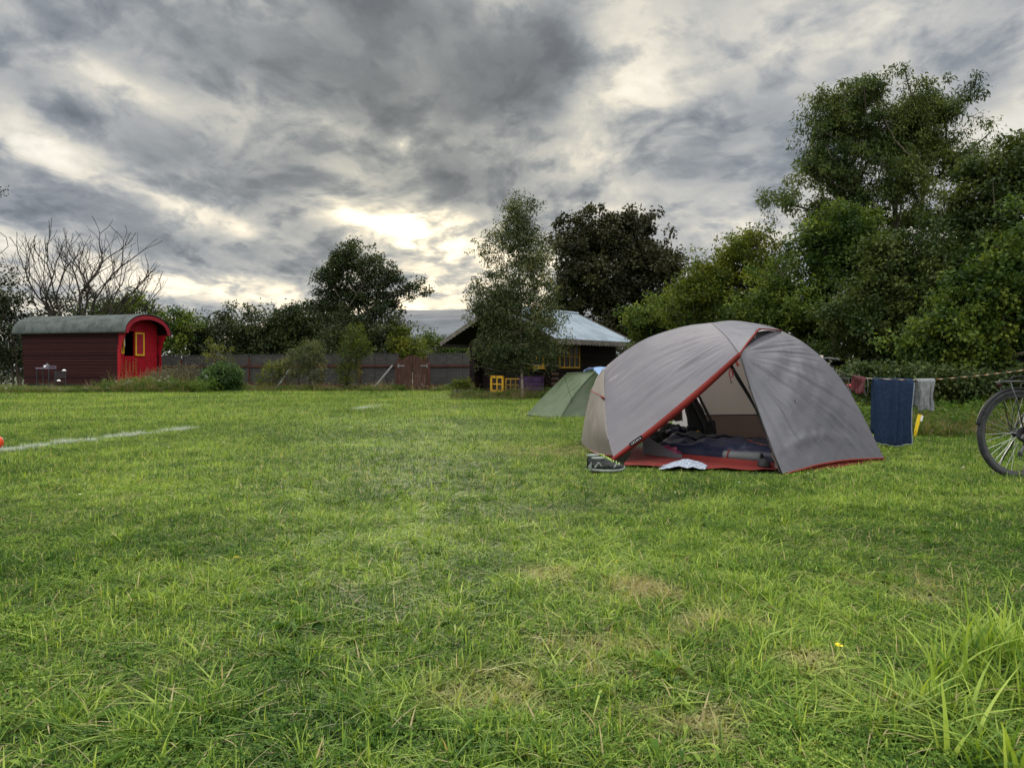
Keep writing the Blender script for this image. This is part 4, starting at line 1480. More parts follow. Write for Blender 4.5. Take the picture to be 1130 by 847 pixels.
# note: rotated frame, local +x points opposite to the gable vector
ex = Vector((math.cos(CR), math.sin(CR), 0))
def CP(gx, sy, z): return (-gx, sy, z)
ins = .55
wx0, wx1, wy0, wy1 = ins, GW - 1.38, .65, SL - .45
WH = 1.90
def slope_z(x): return RZ - (RZ - EZ) * abs(x - GW / 2) / (GW / 2)
def logwall(p0, p1, zlo, zhi, name='wall'):
    mm = MB()
    d = Vector(p1) - Vector(p0)
    L = d.length
    n_ = int((zhi - zlo) / .17)
    hh = (zhi - zlo) / n_
    for k in range(n_):
        mm.box(((p0[0] + p1[0]) / 2, (p0[1] + p1[1]) / 2, zlo + hh * (k + .5)), (L, .10, hh - .001), rz=math.atan2(d.y, d.x), bev=.02)
    mm.box(((p0[0] + p1[0]) / 2, (p0[1] + p1[1]) / 2, (zlo + zhi) / 2), (L - .02, .05, zhi - zlo - .02), rz=math.atan2(d.y, d.x))
    return mm
logwall(CP(wx0, wy0, 0), CP(wx0, wy1, 0), .1, 1.98).build('wall', M['log'], cab)
logwall(CP(wx1, wy0, 0), CP(wx1, wy1, 0), .1, 1.98).build('wall', M['log'], cab)
logwall(CP(wx0 + .06, wy1, 0), CP(wx1 - .06, wy1, 0), .1, 1.98).build('wall', M['log'], cab)
logwall(CP(wx0 + .06, wy0, 0), CP(wx1 - .06, wy0, 0), .1, 1.98).build('wall', M['log'], cab)
for y in (wy0 + .001, wy1):
    m = MB().prism([CP(wx0, y, 1.99), CP(wx1, y, 1.99), CP(wx1, y, slope_z(wx1) - .06), CP(GW / 2, y, RZ - .07), CP(wx0, y, slope_z(wx0) - .06)], (0, .05, 0))
    m.build('gable', M['log'], cab)
# roof slopes with standing ribs
for sgn, (xa, xb) in enumerate(((0, GW / 2), (GW, GW / 2))):
    m = MB()
    za, zb_ = EZ, RZ
    m.prism([CP(xa, 0, za), CP(xb, 0, zb_), CP(xb, 0, zb_ + .035), CP(xa, 0, za + .035)], (0, SL, 0))
    un = MB().prism([CP(xa, .01, za - .03), CP(xb, .01, zb_ - .03), CP(xb, .01, zb_ - .004), CP(xa, .01, za - .004)], (0, SL - .02, 0))
    un.build('roof_boards', M['log'], cab)
    dxn = (xb - xa)
    for k in range(17):
        y = .08 + k * (SL - .16) / 16
        m.prism([CP(xa, y, za + .036), CP(xb, y, zb_ + .036), CP(xb, y, zb_ + .045), CP(xa, y, za + .045)], (0, .025, 0))
    m.build('roof_slope', M['tin'], cab)
MB().tube([CP(GW / 2, -.01, RZ + .05), CP(GW / 2, SL + .01, RZ + .05)], .06, 8).build('ridge_cap', M['tin'], cab)
# scalloped fascia on the side eaves, barge boards on the gables
for gx in (-.02, GW + .02):
    n_ = 26
    top, bot = [], []
    for k in range(n_ * 4 + 1):
        y = SL * k / (n_ * 4)
        top.append(CP(gx, y, EZ + .02))
        bot.append(CP(gx, y, EZ - .11 - .05 * abs(math.sin(k * math.pi / 4))))
    k_ = len(top)
    off = Vector((.025 if gx < 1 else -.025, 0, 0))
    vs = [Vector(q) for q in top + bot] + [Vector(q) + off for q in top + bot]
    fs = []
    for i in range(k_ - 1): fs += [(i, i + 1, k_ + i + 1, k_ + i), (2 * k_ + i, 3 * k_ + i, 3 * k_ + i + 1, 2 * k_ + i + 1), (k_ + i, k_ + i + 1, 3 * k_ + i + 1, 3 * k_ + i)]
    MB().add(vs, fs).build('eaves_board', M['fascia'], cab)
for y in (-.035, SL + .01):
    for xa in (-.03, GW + .03):
        top, bot = [], []
        for k in range(81):
            f = k / 80
            x = xa + (GW / 2 - xa) * f
            z = EZ + (RZ - EZ) * f
            top.append(CP(x, y, z + .06))
            bot.append(CP(x, y, z - .09 - .035 * abs(math.sin(k * math.pi / 5))))
        k_ = 81
        vs = [Vector(q) for q in top + bot] + [Vector(q) + Vector((0, .024, 0)) for q in top + bot]
        fs = []
        for i in range(80): fs += [(i, i + 1, k_ + i + 1, k_ + i), (2 * k_ + i, 3 * k_ + i, 3 * k_ + i + 1, 2 * k_ + i + 1), (k_ + i, k_ + i + 1, 3 * k_ + i + 1, 3 * k_ + i), (i, 2 * k_ + i, 2 * k_ + i + 1, i + 1)]
        MB().add(vs, fs).build('bargeboard', M['fascia'], cab)
MB().box(CP(wx1 + .02, wy0 - .35, .95), (.26, .26, 1.9), bev=.02).build('corner_post', M['log'], cab)
logwall(CP(wx1 + .02, wy0 - .22, 0), CP(wx1 + .02, wy0 + .02, 0), .1, 1.98).build('porch_screen', M['log'], cab)


def window(parent_mat, cx_, cy_, z0_, w_, h_, side, nx=2, ny=2, fr=.05):
    """side 'gable' (faces -y) or 'side' (faces +x local)"""
    mm, pn = MB(), MB()
    def bx_(a_, z_, wa, wz, dep=.05, push=0, tgt=None):
        if side == 'gable': (tgt or mm).box((-(cx_ + a_), wy0 - .075 - push, z_), (wa, dep, wz))
        else: (tgt or mm).box((-(wx0) + .075 + push, cy_ + a_, z_), (dep, wa, wz))
    bx_(0, z0_ + fr / 2, w_, fr); bx_(0, z0_ + h_ - fr / 2, w_, fr)
    for s2 in (-1, 1): bx_(s2 * (w_ / 2 - fr / 2), z0_ + h_ / 2, fr, h_ - 2 * fr)
    for i in range(1, nx): bx_(-w_ / 2 + w_ * i / nx, z0_ + h_ / 2, fr * .6, h_ - 2 * fr, .035)
    for j in range(1, ny): bx_(0, z0_ + h_ * j / ny, w_ - 2 * fr, fr * .5, .030)
    f_ = mm.build('window', parent_mat, cab)
    bx_(0, z0_ + h_ / 2, w_ - fr, h_ - fr, .012, -.012, pn)
    pn.build('pane', M['glassdark'], f_)
window(M['dullyellow'], 0, 1.45, .95, 1.15, .80, 'side', 4, 2, .055)
window(M['yellow'], 2.95, 0, .12, .62, .58, 'gable', 2, 2, .085)
window(M['dullyellow'], 2.20, 0, .16, .70, .46, 'gable', 3, 2, .05)
window(M['yellow'], 1.15, 0, 1.00, .6, .55, 'gable', 2, 2, .06)
MB().box(CP(1.15, wy0 - .11, .96), (.72, .10, .06)).build('sill', M['yellow'], cab)
m = MB()
for k in range(4): m.box(CP(1.25, wy0 - .30, .14 + k * .15), (.95, .05, .13))
for s2 in (-1, 1): m.box(CP(1.25 + s2 * .46, wy0 - .24, .34), (.06, .06, .66))
m.box(CP(1.25, wy0 - .25, .67), (1.0, .16, .03))
bq = m.build('planter_box', M['purple'], None)
bq.location = cab.location
bq.rotation_euler = cab.rotation_euler
tag(bq, 'purple painted plank planter against the cabin wall beside the birch trunk', 'planter')
m = MB()
for k in range(5): m.box(CP(wx0 + .0, wy0 + .12, .12 + k * .16), (.14, .30, .12), bev=.03)
m.build('log_ends', M['logend'], cab)
# potted plant at the left corner of the cabin
pc = G(511, 25.4)
pt_ = thing('potted_plant', 'blue grey trough with a bushy green plant at the left cabin corner', 'plant pot', pc)
MB().lathe([(0, 0), (.22, 0), (.30, .20), (.32, .24), (.28, .24), (.26, .2), (0, .2)], n=18).build('pot', mat('blue_grey_glaze', (.05, .065, .095), (.035, .045, .065), .5), pt_, smooth=True)
pp = np.array([[random.gauss(0, .14), random.gauss(0, .1), random.uniform(.25, .5)] for _ in range(60)])
V, t = foliage(pp, 14, .12, .14, .03, droop=-.3)
link('foliage', fast_mesh('foliage', V, 4, LM['yellow'], t), pt_)

# ================================================================ TENTS
def fabric(name, c1, c2, trans=.25, rough=.42, weave=.25, wr=0.0, spec=.45, crease=None):
    m_, nb_ = new_mat(name)
    co = nb_.n('ShaderNodeTexCoord').outputs['Object']
    f = nb_.noise(co, 2.2, 5, .6).outputs[0]
    col = nb_.mix(nb_.mapr(f, .3, .7), (*c1, 1), (*c2, 1))
    p_ = nb_.n('ShaderNodeBsdfPrincipled')
    nb_.put(p_.inputs['Base Color'], col)
    p_.inputs['Roughness'].default_value = rough
    p_.inputs['Specular IOR Level'].default_value = spec
    bn_ = nb_.n('ShaderNodeBump')
    bn_.inputs['Strength'].default_value = weave
    bn_.inputs['Distance'].default_value = .004
    h1 = nb_.noise(co, 34, 4, .6).outputs[0]
    h2 = nb_.noise(co, 9, 4, .55, 1.2).outputs[0]
    hh_ = nb_.m('ADD', nb_.m('MULTIPLY', h1, .3), h2)
    if crease:                                    # long pulled creases: (angle in the x-z plane, across scale, strength)
        mp_ = nb_.n('ShaderNodeMapping')
        nb_.put(mp_.inputs[0], co)
        mp_.inputs['Rotation'].default_value = (0, crease[0], 0)
        mp2 = nb_.n('ShaderNodeMapping')
        nb_.put(mp2.inputs[0], mp_.outputs[0])
        mp2.inputs['Scale'].default_value = (.8, .8, crease[1])
        cz = nb_.noise(mp2.outputs[0], 1.0, 5, .62, .35).outputs[0]
        patch = nb_.mapr(nb_.noise(co, 1.7, 2, .5).outputs[0], .38, .62, .25, 1.0)
        ridge = nb_.m('SUBTRACT', 1.0, nb_.m('ABSOLUTE', nb_.m('MULTIPLY', nb_.m('SUBTRACT', cz, .5), 5.0)))
        hh_ = nb_.m('ADD', hh_, nb_.m('MULTIPLY', nb_.m('MULTIPLY', ridge, patch), crease[2]))
    nb_.put(bn_.inputs['Height'], hh_)
    nb_.put(p_.inputs['Normal'], bn_.outputs[0])
    tr_ = nb_.n('ShaderNodeBsdfTranslucent')
    nb_.put(tr_.inputs[0], col)
    mx_ = nb_.n('ShaderNodeMixShader')
    mx_.inputs[0].default_value = trans
    nb_.put(mx_.inputs[1], p_.outputs[0])
    nb_.put(mx_.inputs[2], tr_.outputs[0])
    out(nb_, mx_.outputs[0])
    return m_


M['fly'] = fabric('grey_ripstop_nylon', (.128, .122, .142), (.110, .105, .124), .14, .38, .30)
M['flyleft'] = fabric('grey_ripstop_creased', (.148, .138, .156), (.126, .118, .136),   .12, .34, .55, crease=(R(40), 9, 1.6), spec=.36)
M['flyright'] = fabric('grey_ripstop_pleated_shaded', (.090, .089, .106), (.072, .072, .088), .10, .34, .8, crease=(R(-42), 8, 1.9), spec=.36)  # same nylon as the left panel, this side's shade put into its colour
M['flyseam'] = fabric('grey_seam_tape', (.22, .21, .23), (.19, .18, .20), .1, .5)
M['redtape'] = fabric('brick_red_nylon', (.20, .028, .023), (.155, .022, .018), .08, .7, .3, spec=.12)
M['redfloor'] = fabric('dark_red_floor_nylon', (.17, .024, .020), (.125, .018, .016), .08, .65, .5, spec=.14)
M['beige'] = fabric('beige_nylon', (.33, .29, .265), (.29, .255, .235), .32, .55, .35)
M['innertop'] = fabric('grey_beige_inner_tent', (.66, .61, .56), (.60, .55, .51), .55, .6, .35)
M['innerlow'] = fabric('brown_inner_tent_mesh', (.25, .18, .155), (.21, .15, .13), .45, .7, .3)
M['greenfly'] = fabric('sage_green_nylon', (.080, .115, .052), (.066, .096, .044), .22, .45, .3)
M['greendark'] = fabric('olive_green_nylon', (.060, .085, .040), (.050, .072, .034), .22, .45, .3)
M['cream'] = fabric('backlit_cream_nylon', (.62, .56, .50), (.56, .50, .45), .5, .6, .3)  # backlight on the rear flap is put into this paler colour
M['pole'] = mat('black_anodised_pole', (.015, .015, .016), (.025, .025, .027), .35, metal=.3)
M['whitepaint'] = mat('white_print', (.7, .7, .7), (.6, .6, .6), .6)

M['ventshade'] = fabric('charcoal_vent_shade', (.05, .05, .055), (.04, .04, .045), .05, .8, .3, spec=.1)
tent = thing('dome_tent', 'large grey dome tent with brick red trim and its front door rolled open', 'tent', (2.1, 7.4, 0))
pD = P(816, 389.5, 6.9)
pL = P(677, 505, 6.9)
pS = P(666.6, 407, 8.0)
pT = P(786, 356, 7.6)
P1 = P(864, 526, 6.16)
pQ = P(975.6, 509.5, 7.2)
pR = P(837, 362.5, 7.28)
pH = P(862, 364.5, 7.55)


def wr_left(u_, v_, q):
    # creases running with the door edge, strongest near it, dying at the seams
    e_ = min(1, 6 * u_ * (1 - u_)) * min(1, 5 * v_ * (1 - v_) + .15)
    a_ = nz(v_ * 17 + u_ * 2.2, u_ * 1.6, 3) * .011 + nz(v_ * 34 - u_ * 3, u_ * 3, 5) * .005
    a_ += .012 * math.exp(-((v_ - .22 - .16 * u_) / .018) ** 2) * (u_ < .92)
    b_ = nz(u_ * 3, v_ * 3, 8) * .008
    return (a_ * (1.3 - .9 * v_) + b_) * e_ + .05 * math.sin(math.pi * u_) * math.sin(math.pi * v_) * .6


left = coons(curve([pL, P(724, 467.5, 6.88), P(770, 429, 6.88), pD]),
             curve([pS, P(679, 395.5, 7.98), P(693.7, 384.6, 7.95), P(712, 374, 7.88), P(735, 365.5, 7.8), P(760, 359, 7.7), pT]),
             curve([pL, P(670.5, 480, 7.1), P(667.5, 445, 7.45), pS]),
             curve([pD, P(803, 372, 7.2), pT]), 110, 90, wr_left)
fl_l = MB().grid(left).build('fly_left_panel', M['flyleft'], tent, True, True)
mid = coons(curve([pD, P(825.5, 376.5, 7.08), pR]), curve([pT, P(808, 353.6, 7.68), P(836, 357, 7.65), P(853, 361, 7.6), pH]),
            curve([pD, P(803, 372, 7.2), pT]), curve([pR, P(850, 363, 7.42), pH]), 40, 30,
            lambda u_, v_, q: (nz(u_ * 5, v_ * 7, 2) * .010) * math.sin(math.pi * u_) * math.sin(math.pi * v_))
MB().grid(mid).build('vent_hood', M['fly'], tent, True, True)


def wr_right(u_, v_, q):
    # folds fan out from the door peak; loose pleats near the bottom corners
    d_ = q - pD
    ang = math.atan2(-d_.z, d_.x)
    r_ = d_.length
    w_ = min(1, 6 * v_ * (1 - v_) + .02) * min(1, 5 * (1 - u_) + .02) * min(1, u_ * 8)
    a_ = (nz(ang * 9, r_ * 1.2, 1) * .026 + (.5 - abs(nz(ang * 15, r_ * 1.0, 7)) * 2) * .014) * min(1, r_ * 3) * math.exp(-r_ * .45)
    b_ = nz((q.x * .8 - q.z * .9) * 6, (q.x + q.z) * 1.5, 4) * .012 + nz(q.x * 14, q.z * 7, 6) * .004
    low = math.exp(-((u_ - .92) / .12) ** 2)
    c_ = low * (nz(q.x * 9 + q.z * 5, q.z * 4, 9) * .022 + nz(q.x * 16 - q.z * 14, q.z * 9, 2) * .010)
    h_ = .012 * math.exp(-((u_ - .86 + .04 * math.sin(v_ * 5)) / .035) ** 2)
    return (a_ + b_ + c_ + h_) * w_ + .07 * math.sin(math.pi * v_) * math.sin(math.pi * u_ ** .8)


right = coons(curve([pD, P(829, 432, 6.68), P(841.8, 467.4, 6.47), P(853.5, 499, 6.28), P1 + Vector((0, 0, .02))]),
              curve([pH, P(885, 376.6, 7.5), P(910, 397, 7.45), P(929.5, 420, 7.4), P(948.6, 451.5, 7.32), P(964.5, 483, 7.25), pQ + Vector((0, 0, .035))]),
              curve([pD, P(831, 377, 7.2), P(847, 368, 7.42), pH]),
              curve([P1 + Vector((0, 0, .02)), P(885, 517.5, 6.33), P(905, 512.2, 6.5), P(935, 507.5, 6.8), pQ + Vector((0, 0, .035))]), 110, 100, wr_right)
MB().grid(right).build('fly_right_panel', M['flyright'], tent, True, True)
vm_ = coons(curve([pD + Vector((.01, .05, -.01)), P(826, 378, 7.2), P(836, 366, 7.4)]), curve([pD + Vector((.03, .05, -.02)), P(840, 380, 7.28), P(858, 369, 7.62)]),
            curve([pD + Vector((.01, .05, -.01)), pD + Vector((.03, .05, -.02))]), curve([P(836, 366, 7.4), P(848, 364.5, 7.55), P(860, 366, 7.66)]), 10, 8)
MB().grid(vm_).build('vent_shade', M['ventshade'], tent, True, True)  # added dark sheet standing in for the shade under the hood
# red skirt along the lower right edge
bot = [right[-1][j] for j in range(len(right[-1]))]
gr_ = []
for j, q in enumerate(bot):
    t_ = j / (len(bot) - 1)
    g0 = Vector((q.x + .02, q.y - .02, 0.0))
    zt = q.z + .02 * math.sin(math.pi * t_)
    gr_.append([Vector((q.x, q.y + .012, zt)), Vector((q.x + .01, q.y + .03 + .01 * nz(j * .3), zt * .5)), Vector((g0.x, g0.y - .03, -.01))])
MB().grid(gr_).build('red_skirt', M['redfloor'], tent, True, True)
edge = [q + Vector((0, -.006, .0)) for q in bot]
MB().tube(edge, .009, 5).build('hem_tape', M['redtape'], tent, True, True)


def band(name, pts_, w_, mat_, down, lift=.012, taper=None):
    c_ = curve(pts_)
    g_ = []
    for i in range(61):
        t_ = i / 60
        q = c_(t_)
        k_ = w_ * (taper(t_) if taper else 1)
        dv = Vector(down).normalized()
        g_.append([q + Vector((0, -lift, 0)) - dv * k_ * .25, q + Vector((0, -lift - .014, 0)) + dv * k_ * .15 + Vector((0, 0, .002 * nz(i * .6))), q + Vector((0, -lift * .4, 0)) + dv * k_ * .75])
    return MB().grid(g_).build(name, mat_, tent, True, True, thick=.003)


band('door_trim', [pL + Vector((-.03, 0, -.02)), P(724, 469, 6.88), P(770, 430.5, 6.88), pD + Vector((.0, 0, .0))], .050, M['redtape'], (.55, 0, -.8),
     taper=lambda t_: .75 + .5 * math.sin(math.pi * t_ * .9))
band('hood_trim', [pD, P(825.5, 376.5, 7.06), pR], .018, M['redtape'], (.6, 0, -.6))
band('hood_trim', [pR, P(850, 363.3, 7.41), pH], .009, M['redtape'], (0, 0, -1))
band('pole_seam', [pT, P(803, 372, 7.2), pD], .014, M['flyseam'], (-.6, 0, -.5), .010)
MB().tube([P(834.5, 364, 7.30), P(832.5, 374, 7.16)], .007, 6).build('hood_prop', M['pole'], tent, True)
# logo tab near the lower end of the red trim
la, lb_ = P(695, 491, 6.83), P(708.5, 481.5, 6.83)
dv = (lb_ - la).normalized()
nv_ = Vector((-dv.z, 0, dv.x))
m = MB().prism([la - nv_ * .018, lb_ - nv_ * .018, lb_ + nv_ * .018, la + nv_ * .018], (0, -.004, 0))
lt = m.build('logo_tab', M['black'], tent, True)
m = MB()
for k in range(6):                                # faint white lettering strokes
    c_ = la.lerp(lb_, .16 + k * .135) + Vector((0, -.0055, 0))
    m.prism([c_ - nv_ * .006 - dv * .003, c_ - nv_ * .006 + dv * .003, c_ + nv_ * .006 + dv * (.004 if k % 2 else 0), c_ + nv_ * .006 - dv * .004], (0, -.001, 0))
m.build('lettering', M['whitepaint'], lt, True)

# left end: grey hood above, beige vestibule wall below
pE = P(652, 431, 8.35)
pF = P(666.3, 438.5, 7.52)
pB0 = P(641, 491.5, 8.75)
endhood = coons(curve([pE, P(659, 434.5, 7.95), pF]), curve([pS + Vector((-.01, .05, 0)), pS + Vector((0, .02, 0)), pS]), curve([pE, P(658.5, 418, 8.2), pS + Vector((-.01, .05, 0))]), curve([pF, P(666.6, 425, 7.7), pS]), 14, 14)
MB().grid(endhood).build('end_hood', M['beige'], tent, True, True)
band('end_trim', [pE, P(659, 434.5, 7.93), pF], .03, M['redtape'], (0, 0, -1), .02)
pG = P(677.5, 503, 7.06)
pF = pF + Vector((.012, .04, 0))
low = coons(curve([pB0, P(652, 497, 8.0), P(664, 501.5, 7.4), pG]), curve([pE, P(657, 434, 8.0), P(663, 437, 7.7), pF]),
            curve([pB0, P(645, 462, 8.6), pE]), curve([pG, P(668.5, 475, 7.16), pF]), 36, 30,
            lambda u_, v_, q: (nz(u_ * 12, v_ * 2.5, 3) * .018) * math.sin(math.pi * u_) * min(1, 4 * v_ * (1 - v_)))
MB().grid(low).build('end_wall', M['beige'], tent, True, True)
MB().tube([q + Vector((-.01, -.01, .0)) for q in [pB0, P(652, 497, 8.0), P(664, 501.5, 7.4), pG]], .010, 5).build('hem_tape', M['redfloor'], tent, True)

# far side of the flysheet, with its rear door standing open
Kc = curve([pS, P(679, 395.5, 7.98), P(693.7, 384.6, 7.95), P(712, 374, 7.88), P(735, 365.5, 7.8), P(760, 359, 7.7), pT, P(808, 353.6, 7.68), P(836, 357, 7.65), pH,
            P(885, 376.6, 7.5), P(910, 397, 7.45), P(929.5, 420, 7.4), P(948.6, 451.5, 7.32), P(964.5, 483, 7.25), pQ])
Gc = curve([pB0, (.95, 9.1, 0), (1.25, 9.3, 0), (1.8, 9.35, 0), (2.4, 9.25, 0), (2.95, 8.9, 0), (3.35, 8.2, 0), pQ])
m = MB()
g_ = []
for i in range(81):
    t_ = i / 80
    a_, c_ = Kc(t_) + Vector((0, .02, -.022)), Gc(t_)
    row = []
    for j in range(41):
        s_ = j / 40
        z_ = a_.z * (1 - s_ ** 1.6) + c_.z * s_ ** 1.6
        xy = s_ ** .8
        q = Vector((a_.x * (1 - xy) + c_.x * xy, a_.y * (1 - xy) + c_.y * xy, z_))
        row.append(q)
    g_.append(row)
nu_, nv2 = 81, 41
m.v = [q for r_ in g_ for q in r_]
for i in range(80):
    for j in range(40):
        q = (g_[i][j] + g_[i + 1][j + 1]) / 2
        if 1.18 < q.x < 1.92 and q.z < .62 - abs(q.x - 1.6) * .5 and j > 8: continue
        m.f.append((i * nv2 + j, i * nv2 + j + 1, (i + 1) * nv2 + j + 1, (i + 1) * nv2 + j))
m.build('fly_rear_panel', fabric('lightened_grey_nylon', (.42, .395, .395), (.38, .355, .36), .58, .5, .3), tent, True, True)  # same fly fabric, made paler and more translucent to brighten the interior
fl_ = coons(curve([(1.62, 8.95, .02), (1.86, 9.0, .02)]), curve([(1.60, 8.75, .62), (1.80, 8.8, .6)]), curve([(1.62, 8.95, .02), (1.60, 8.75, .62)]), curve([(1.86, 9.0, .02), (1.80, 8.8, .6)]), 16, 16,
            lambda u_, v_, q: .02 * math.sin(u_ * 14))
MB().grid(fl_).build('rear_door_flap', M['cream'], tent, True, True)

# inner tent: back wall, right wall, bathtub floor, front sill
b0, b1 = Vector((1.95, 8.05, 0)), Vector((3.05, 7.75, 0))
def wl(name, q0, q1, z0_, z1_, lean_, mt, nn=24, y_out=0.0):
    g_ = []
    for i in range(nn + 1):
        t_ = i / nn
        row = []
        for j in range(13):
            s_ = j / 12
            z_ = z0_(t_) + (z1_(t_) - z0_(t_)) * s_
            q = q0.lerp(q1, t_) + Vector((0, -lean_ * (z_ ** 1.5), z_))
            q += Vector((0, .018 * nz(t_ * 9 + s_ * 3, s_ * 2, 4), 0))
            row.append(q)
        g_.append(row)
    return MB().grid(g_).build(name, mt, tent, True, True)
wl('inner_wall_lower', b0, b1, lambda t_: .0, lambda t_: .385 + .03 * t_, .22, M['innerlow'])
wl('inner_wall_upper', b0 + Vector((0, -.003, 0)), b1, lambda t_: .385 + .03 * t_, lambda t_: 1.10 - .10 * t_, .22, M['innertop'])
MB().tube([b0.lerp(b1, i / 12) + Vector((0, -.22 * .4 ** 1.5 - .012, .387 + .03 * i / 12)) for i in range(13)], .005, 5).build('inner_seam', M['pole'], tent, True)
wl('inner_side_wall', Vector((3.05, 7.75, 0)), Vector((2.50, 6.75, 0)), lambda t_: .0, lambda t_: .95 - .35 * t_, -.0, M['innertop'])
fa, fb = P(709.5, 503.5, 7.50), P(854, 519, 6.50)
fa.z = fb.z = .02
m = MB()
fpoly = [Vector((.97, 6.66, .022)), Vector((1.6, 6.46, .022)), Vector((2.17, 6.33, .022)), Vector((2.5, 6.75, .024)), Vector((3.05, 7.75, .024)), Vector((1.95, 8.1, .024)), Vector((1.30, 8.2, .024)), Vector((1.16, 7.52, .024))]
gg = coons(curve([fpoly[0], fpoly[1], fpoly[2]]), curve([fpoly[6], (1.95, 8.12, .024), fpoly[4]]), curve([fpoly[0], fpoly[7], fpoly[6]]), curve([fpoly[2], fpoly[3], fpoly[4]]), 44, 34)
gg = [[q + Vector((0, 0, .012 * nz(q.x * 7, q.y * 7) + .010)) for q in row] for row in gg]
MB().grid(gg).build('groundsheet', M['redfloor'], tent, True, True)
# front sill of the inner tent, rising to a grey tub wall on the left
def sill_z(t_): return .05 + .17 * max(0, 1 - t_ * 3.6) ** 1.1
g_ = []
for i in range(49):
    t_ = i / 48
    q = fa.lerp(fb, t_)
    row = []
    for j in range(9):
        s_ = j / 8
        row.append(q + Vector((0, .03 * s_ + .006 * nz(i * .5, j * .7), s_ * sill_z(t_))))
    g_.append(row)
MB().grid([r_ for r_ in g_[:17]]).build('tub_wall', M['fly'], tent, True, True)
MB().grid([r_ for r_ in g_[16:]]).build('sill', M['redfloor'], tent, True, True)
# gathered inner-door cloth behind the right edge, pole, zip pulls
gath = coons(curve([P(826, 425, 6.86), P(842, 470, 6.68), P(853, 505, 6.52), P(856, 520, 6.42)]), curve([P(832, 424, 6.8), P(851, 470, 6.6), P(862, 505, 6.42), P(864, 521, 6.3)]),
             curve([P(826, 425, 6.86), P(832, 424, 6.8)]), curve([P(856, 520, 6.42), P(864, 521, 6.3)]), 40, 12, lambda u_, v_, q: .02 * nz(u_ * 14, v_ * 6))
MB().grid(gath).build('tied_back_door', M['innerlow'], tent, True, True)
MB().tube([P(806, 402, 6.98), P(815, 418, 7.0), P(826, 436, 7.0), P(834, 451, 6.98), P(846, 480, 6.85), P(856, 512, 6.6)], [.016, .018, .016, .010, .010, .010], 8).build('door_pole', M['pole'], tent, True, True)
MB().tube([P(818, 395, 6.84), P(829, 432, 6.64), P(841.8, 467.4, 6.43), P(853.2, 499, 6.25), P1 + Vector((-.01, -.01, .02))], .006, 5).build('zip', M['pole'], tent, True, True)
zp = MB().tube([P(806, 407, 6.86), P(804.5, 412, 6.85), P(806, 418, 6.85), P(809, 414, 6.85), P(807.5, 407, 6.86)], .006, 5).tube([P(812.5, 399, 6.84), P(815, 404, 6.83)], .011, 6)
zp.build('zip_pull', M['redtape'], tent, True)
MB().tube([P(806, 418, 6.85), P(807, 423, 6.85), P(808, 421, 6.85)], .003, 4).build('cord', M['pole'], tent, True)
MB().tube([P(771, 436, 7.35), P(779, 456, 7.55)], .004, 4).build('cord', M['pole'], tent, True)
# pegs and a guy line
for q, nm in ((pL, 0), (P1, 0), (pQ, 0), (pB0, 0)):
    MB().tube([Vector((q.x + .02, q.y - .04, .05)), Vector((q.x, q.y, -.1))], .005, 5).build('peg', M['alu'], tent, True)

# ---------------------------------------------------------------- things in and by the tent
def rumple(name, label, cat, c_, rad, mt, rz=0, amp=.35, freq=2.0, seed=0, n=40, group=None, flatb=.25):
    """a soft heap: deformed ellipsoid resting on its underside"""
    g_ = []
    for i in range(n // 2 + 1):
        th = math.pi * i / (n // 2)
        row = []
        for j in range(n + 1):
            ph = 2 * math.pi * (j % n) / n
            d = Vector((math.sin(th) * math.cos(ph), math.sin(th) * math.sin(ph), math.cos(th)))
            k_ = 1 + amp * nz(d.x * freq + seed, d.y * freq, d.z * freq) + amp * .5 * nz(d.x * freq * 2.7, d.y * freq * 2.7 + seed, d.z * freq * 2.7)
            k_ -= amp * .35 * abs(nz(d.x * freq * 4, d.y * freq * 4, d.z * freq * 4 + seed))
            q = Vector((d.x * rad[0] * k_, d.y * rad[1] * k_, d.z * rad[2] * k_))
            q.z = max(q.z, -rad[2] * flatb) + rad[2] * flatb
            row.append(q)
        g_.append(row)
    o = MB().grid(g_).build(name, mt, smooth=True)
    o.location = c_
    o.rotation_euler = (0, 0, rz)
    return tag(o, label, cat, group)


M['navy'] = fabric('navy_quilted_nylon', (.006, .009, .030), (.010, .013, .042), .03, .42, .6)
M['charcoal'] = fabric('charcoal_lining', (.05, .05, .055), (.035, .035, .04), .05, .7, .6)
M['magenta'] = fabric('magenta_nylon', (.20, .012, .060), (.15, .010, .045), .05, .4, .5)
M['greymat'] = fabric('grey_foam_mat', (.12, .125, .13), (.09, .095, .10), 0, .8, .3)
M['blackfab'] = fabric('black_cordura', (.012, .013, .014), (.022, .024, .024), 0, .75, .5)
sa, sb = Vector((1.63, 7.74, .04)), Vector((2.60, 6.92, .04))
d = sb - sa
L = d.length
sl = thing('sleeping_bag', 'rumpled navy blue sleeping bag spread inside the grey tent', 'sleeping bag', (sa + sb) / 2, math.atan2(d.y, d.x))
g_ = []
for i in range(71):
    x = -L / 2 - .08 + (L + .22) * i / 70
    row = []
    for j in range(31):
        a_ = math.pi * j / 30
        w_ = .30 + .02 * nz(x * 3)
        e_ = min(1, (1 - abs(2 * i / 70 - 1)) * 7) ** .5
        h_ = (.150 + .045 * nz(x * 3.2, j * .12) + .020 * abs(math.sin(x * 13 + j * .12 + 2 * nz(x * 3, j * .1))) + .035 * nz(x * 8, j * .35) + .018 * nz(x * 19, j * .8)) * e_
        row.append(Vector((x, -w_ * math.cos(a_) * (.85 + .15 * e_), h_ * math.sin(a_) ** .55)))
    g_.append(row)
MB().grid(g_).build('bag_shell', M['navy'], sl, smooth=True)
